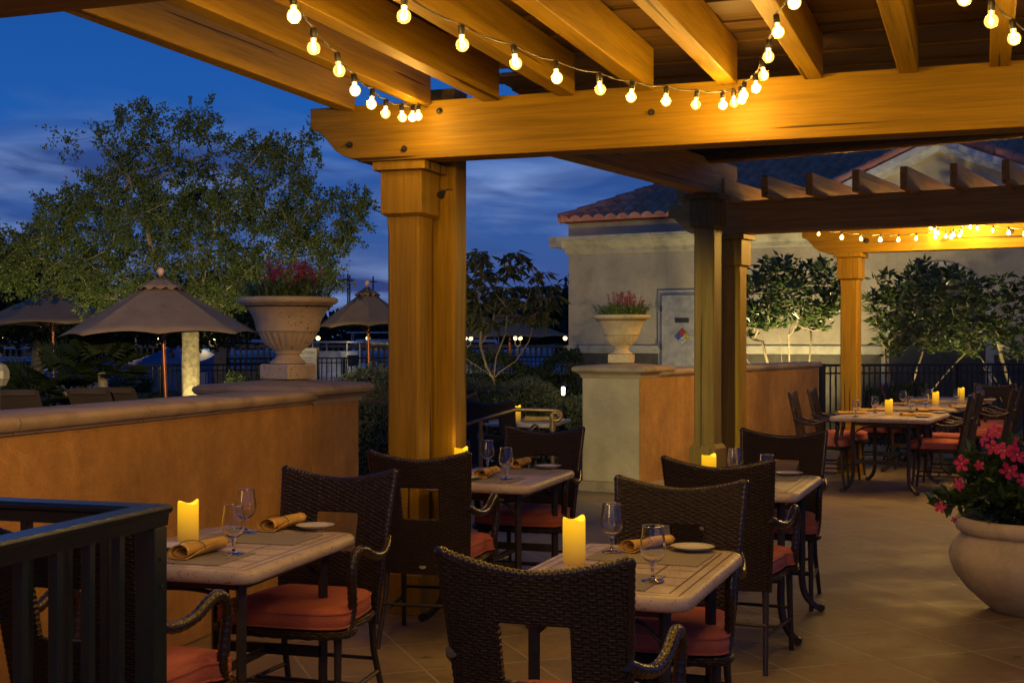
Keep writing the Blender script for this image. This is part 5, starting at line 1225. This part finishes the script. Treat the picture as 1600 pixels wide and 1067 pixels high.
for (px, d, h, n, L_, l) in ((160, 18.8, 1.05, 16, .42, 'fan palm with lit frond behind the loungers'), (105, 19.5, .75, 18, .5, 'dark fan palm left of the lit one'), (60, 19, .55, 16, .5, 'low dark fan palm near the left lounger'), (200, 20.5, .45, 14, .42, 'small fan palm beside the oak'), (430, 24, .35, 14, .4, 'little palm by the pool fence behind the urn')):
    p = at(px, 533, d); fan_palm(l, p.x, p.y, h, n, L_, int(px))
# caution sign
sg = at(477, 533, 24); sn = thing('warning_sign', 'white warning sign half hidden behind the large urn', 'sign', (sg.x, sg.y, 0), R(-3))
MB().box(-.215, .215, -.01, .01, .78, 1.38).build('panel', simple('sign white', (.5, .5, .46), .5, 0, .05), sn, bevel=.004); MB().box(-.02, .02, .011, .04, 0, 1.3).build('stake', METAL, sn)
text('CAUTION', .078, INK, sn, (0, -.0115, 1.29)); 
for k in range(4): MB().box(-.15, .15-.03*(k % 2), -.0125, -.0105, 1.19-.045*k, 1.197-.045*k).build('small_print', INK, sn)
# garden globe lamp at the left edge
gl_ = at(-2, 586, 12.5); gl = thing('garden_lamp', 'unlit frosted faceted lamp cut by the left picture edge', 'lamp', (gl_.x, gl_.y, 0))
MB().tube([(0,0,0), (0,0,gl_.z-.1)], .02, 8).build('pole', METAL, gl); MB().lathe([(.03, -.12), (.07, -.10), (.105, -.03), (.105, .04), (.07, .10), (.02, .12)], 8, Matrix.Translation((0, 0, gl_.z))).build('lamp_globe', simple('frosted panes', (.16, .15, .11), .4), gl)
# far trees and skyline
FART = leaf('distant foliage', (.022, .034, .014), (.04, .055, .022))
def mass(label, pts, d, dep, n, size, seed, name='bushy_tree', zb=0, kind=None):
    rr = random.Random(seed); it = []; P = [(x, y) for x, y in pts]; xs = [p[0] for p in P]; ys = [p[1] for p in P]
    xm = (min(xs)+max(xs))/2; b = at(xm, 533, d); t = None
    blobs = sample_poly(P, max(14, n//260), rr, 3)
    for i in range(n):
        bx, by = blobs[rr.randrange(len(blobs))]; p = at(bx, by, d+rr.uniform(-dep, dep)) + rv(rr).normalized()*size*rr.uniform(1.5, 6); it.append((p-Vector((b.x, b.y, 0)), rv(rr)+Vector((0, 0, .3))))
    m = leaves_mesh(it, size*1.6, size*.9, rr)
    if kind: o = m.build(name, FART, None, loc=(b.x, b.y, 0)); o['kind'] = kind; return o
    t = thing(name, label, 'tree', (b.x, b.y, 0)); m.build('crown', FART, t); MB().tube([(0,0,0), (.1,0,1.5), (0,0,3.0)], [.2, .15, .1], 8).build('trunk', BARK, t); return t
mass('dark dense tree behind the far left parasol', [(-60, 445), (0, 425), (60, 432), (110, 445), (150, 470), (170, 500), (100, 512), (-60, 515)], 33, 2, 14000, .13, 1)
mass('dark rounded tree behind the oak and nearest parasol', [(180, 470), (260, 455), (350, 462), (400, 480), (400, 508), (200, 512)], 38, 2, 9000, .14, 2)
mass('', [(-200, 512), (200, 508), (480, 516), (640, 512), (760, 505), (830, 502), (870, 488), (930, 478), (1000, 490), (1000, 535), (-200, 535)], 120, 10, 22000, .55, 3, 'far_treeline', 0, 'stuff')
def hill(): 
    m = MB(); xs = np.linspace(-400, 400, 60); top = [(x, 210, 2.5+1.2*math.sin(x*.03)+.8*math.sin(x*.11+1)) for x in xs]
    v = [(x, 210, -1) for x in xs]+top+[(x, 260, -1) for x in xs]; n = 60
    f = [(i, i+1, n+i+1, n+i) for i in range(n-1)] + [(n+i, n+i+1, 2*n+i+1, 2*n+i) for i in range(n-1)]
    o = m.add(v, f).build('far_hill', FART); return struct(o)
hill()
for k, (px, y0) in enumerate(((543.5, 428), (546.5, 430), (583, 432))):
    p = at(px, y0, 160); t = thing('utility_pole', ('left pole of the close pair of distant utility poles', 'right pole of the close pair of distant utility poles', 'single distant utility pole above the third parasol')[k], 'utility pole', (p.x, p.y, 0), 0, 'distant utility poles')
    MB().tube([(0,0,0), (0,0,p.z)], .10, 6).build('mast', METAL, t); MB().box(-.5, .5, -.05, .05, p.z-.7, p.z-.6).build('crossarm', METAL, t)
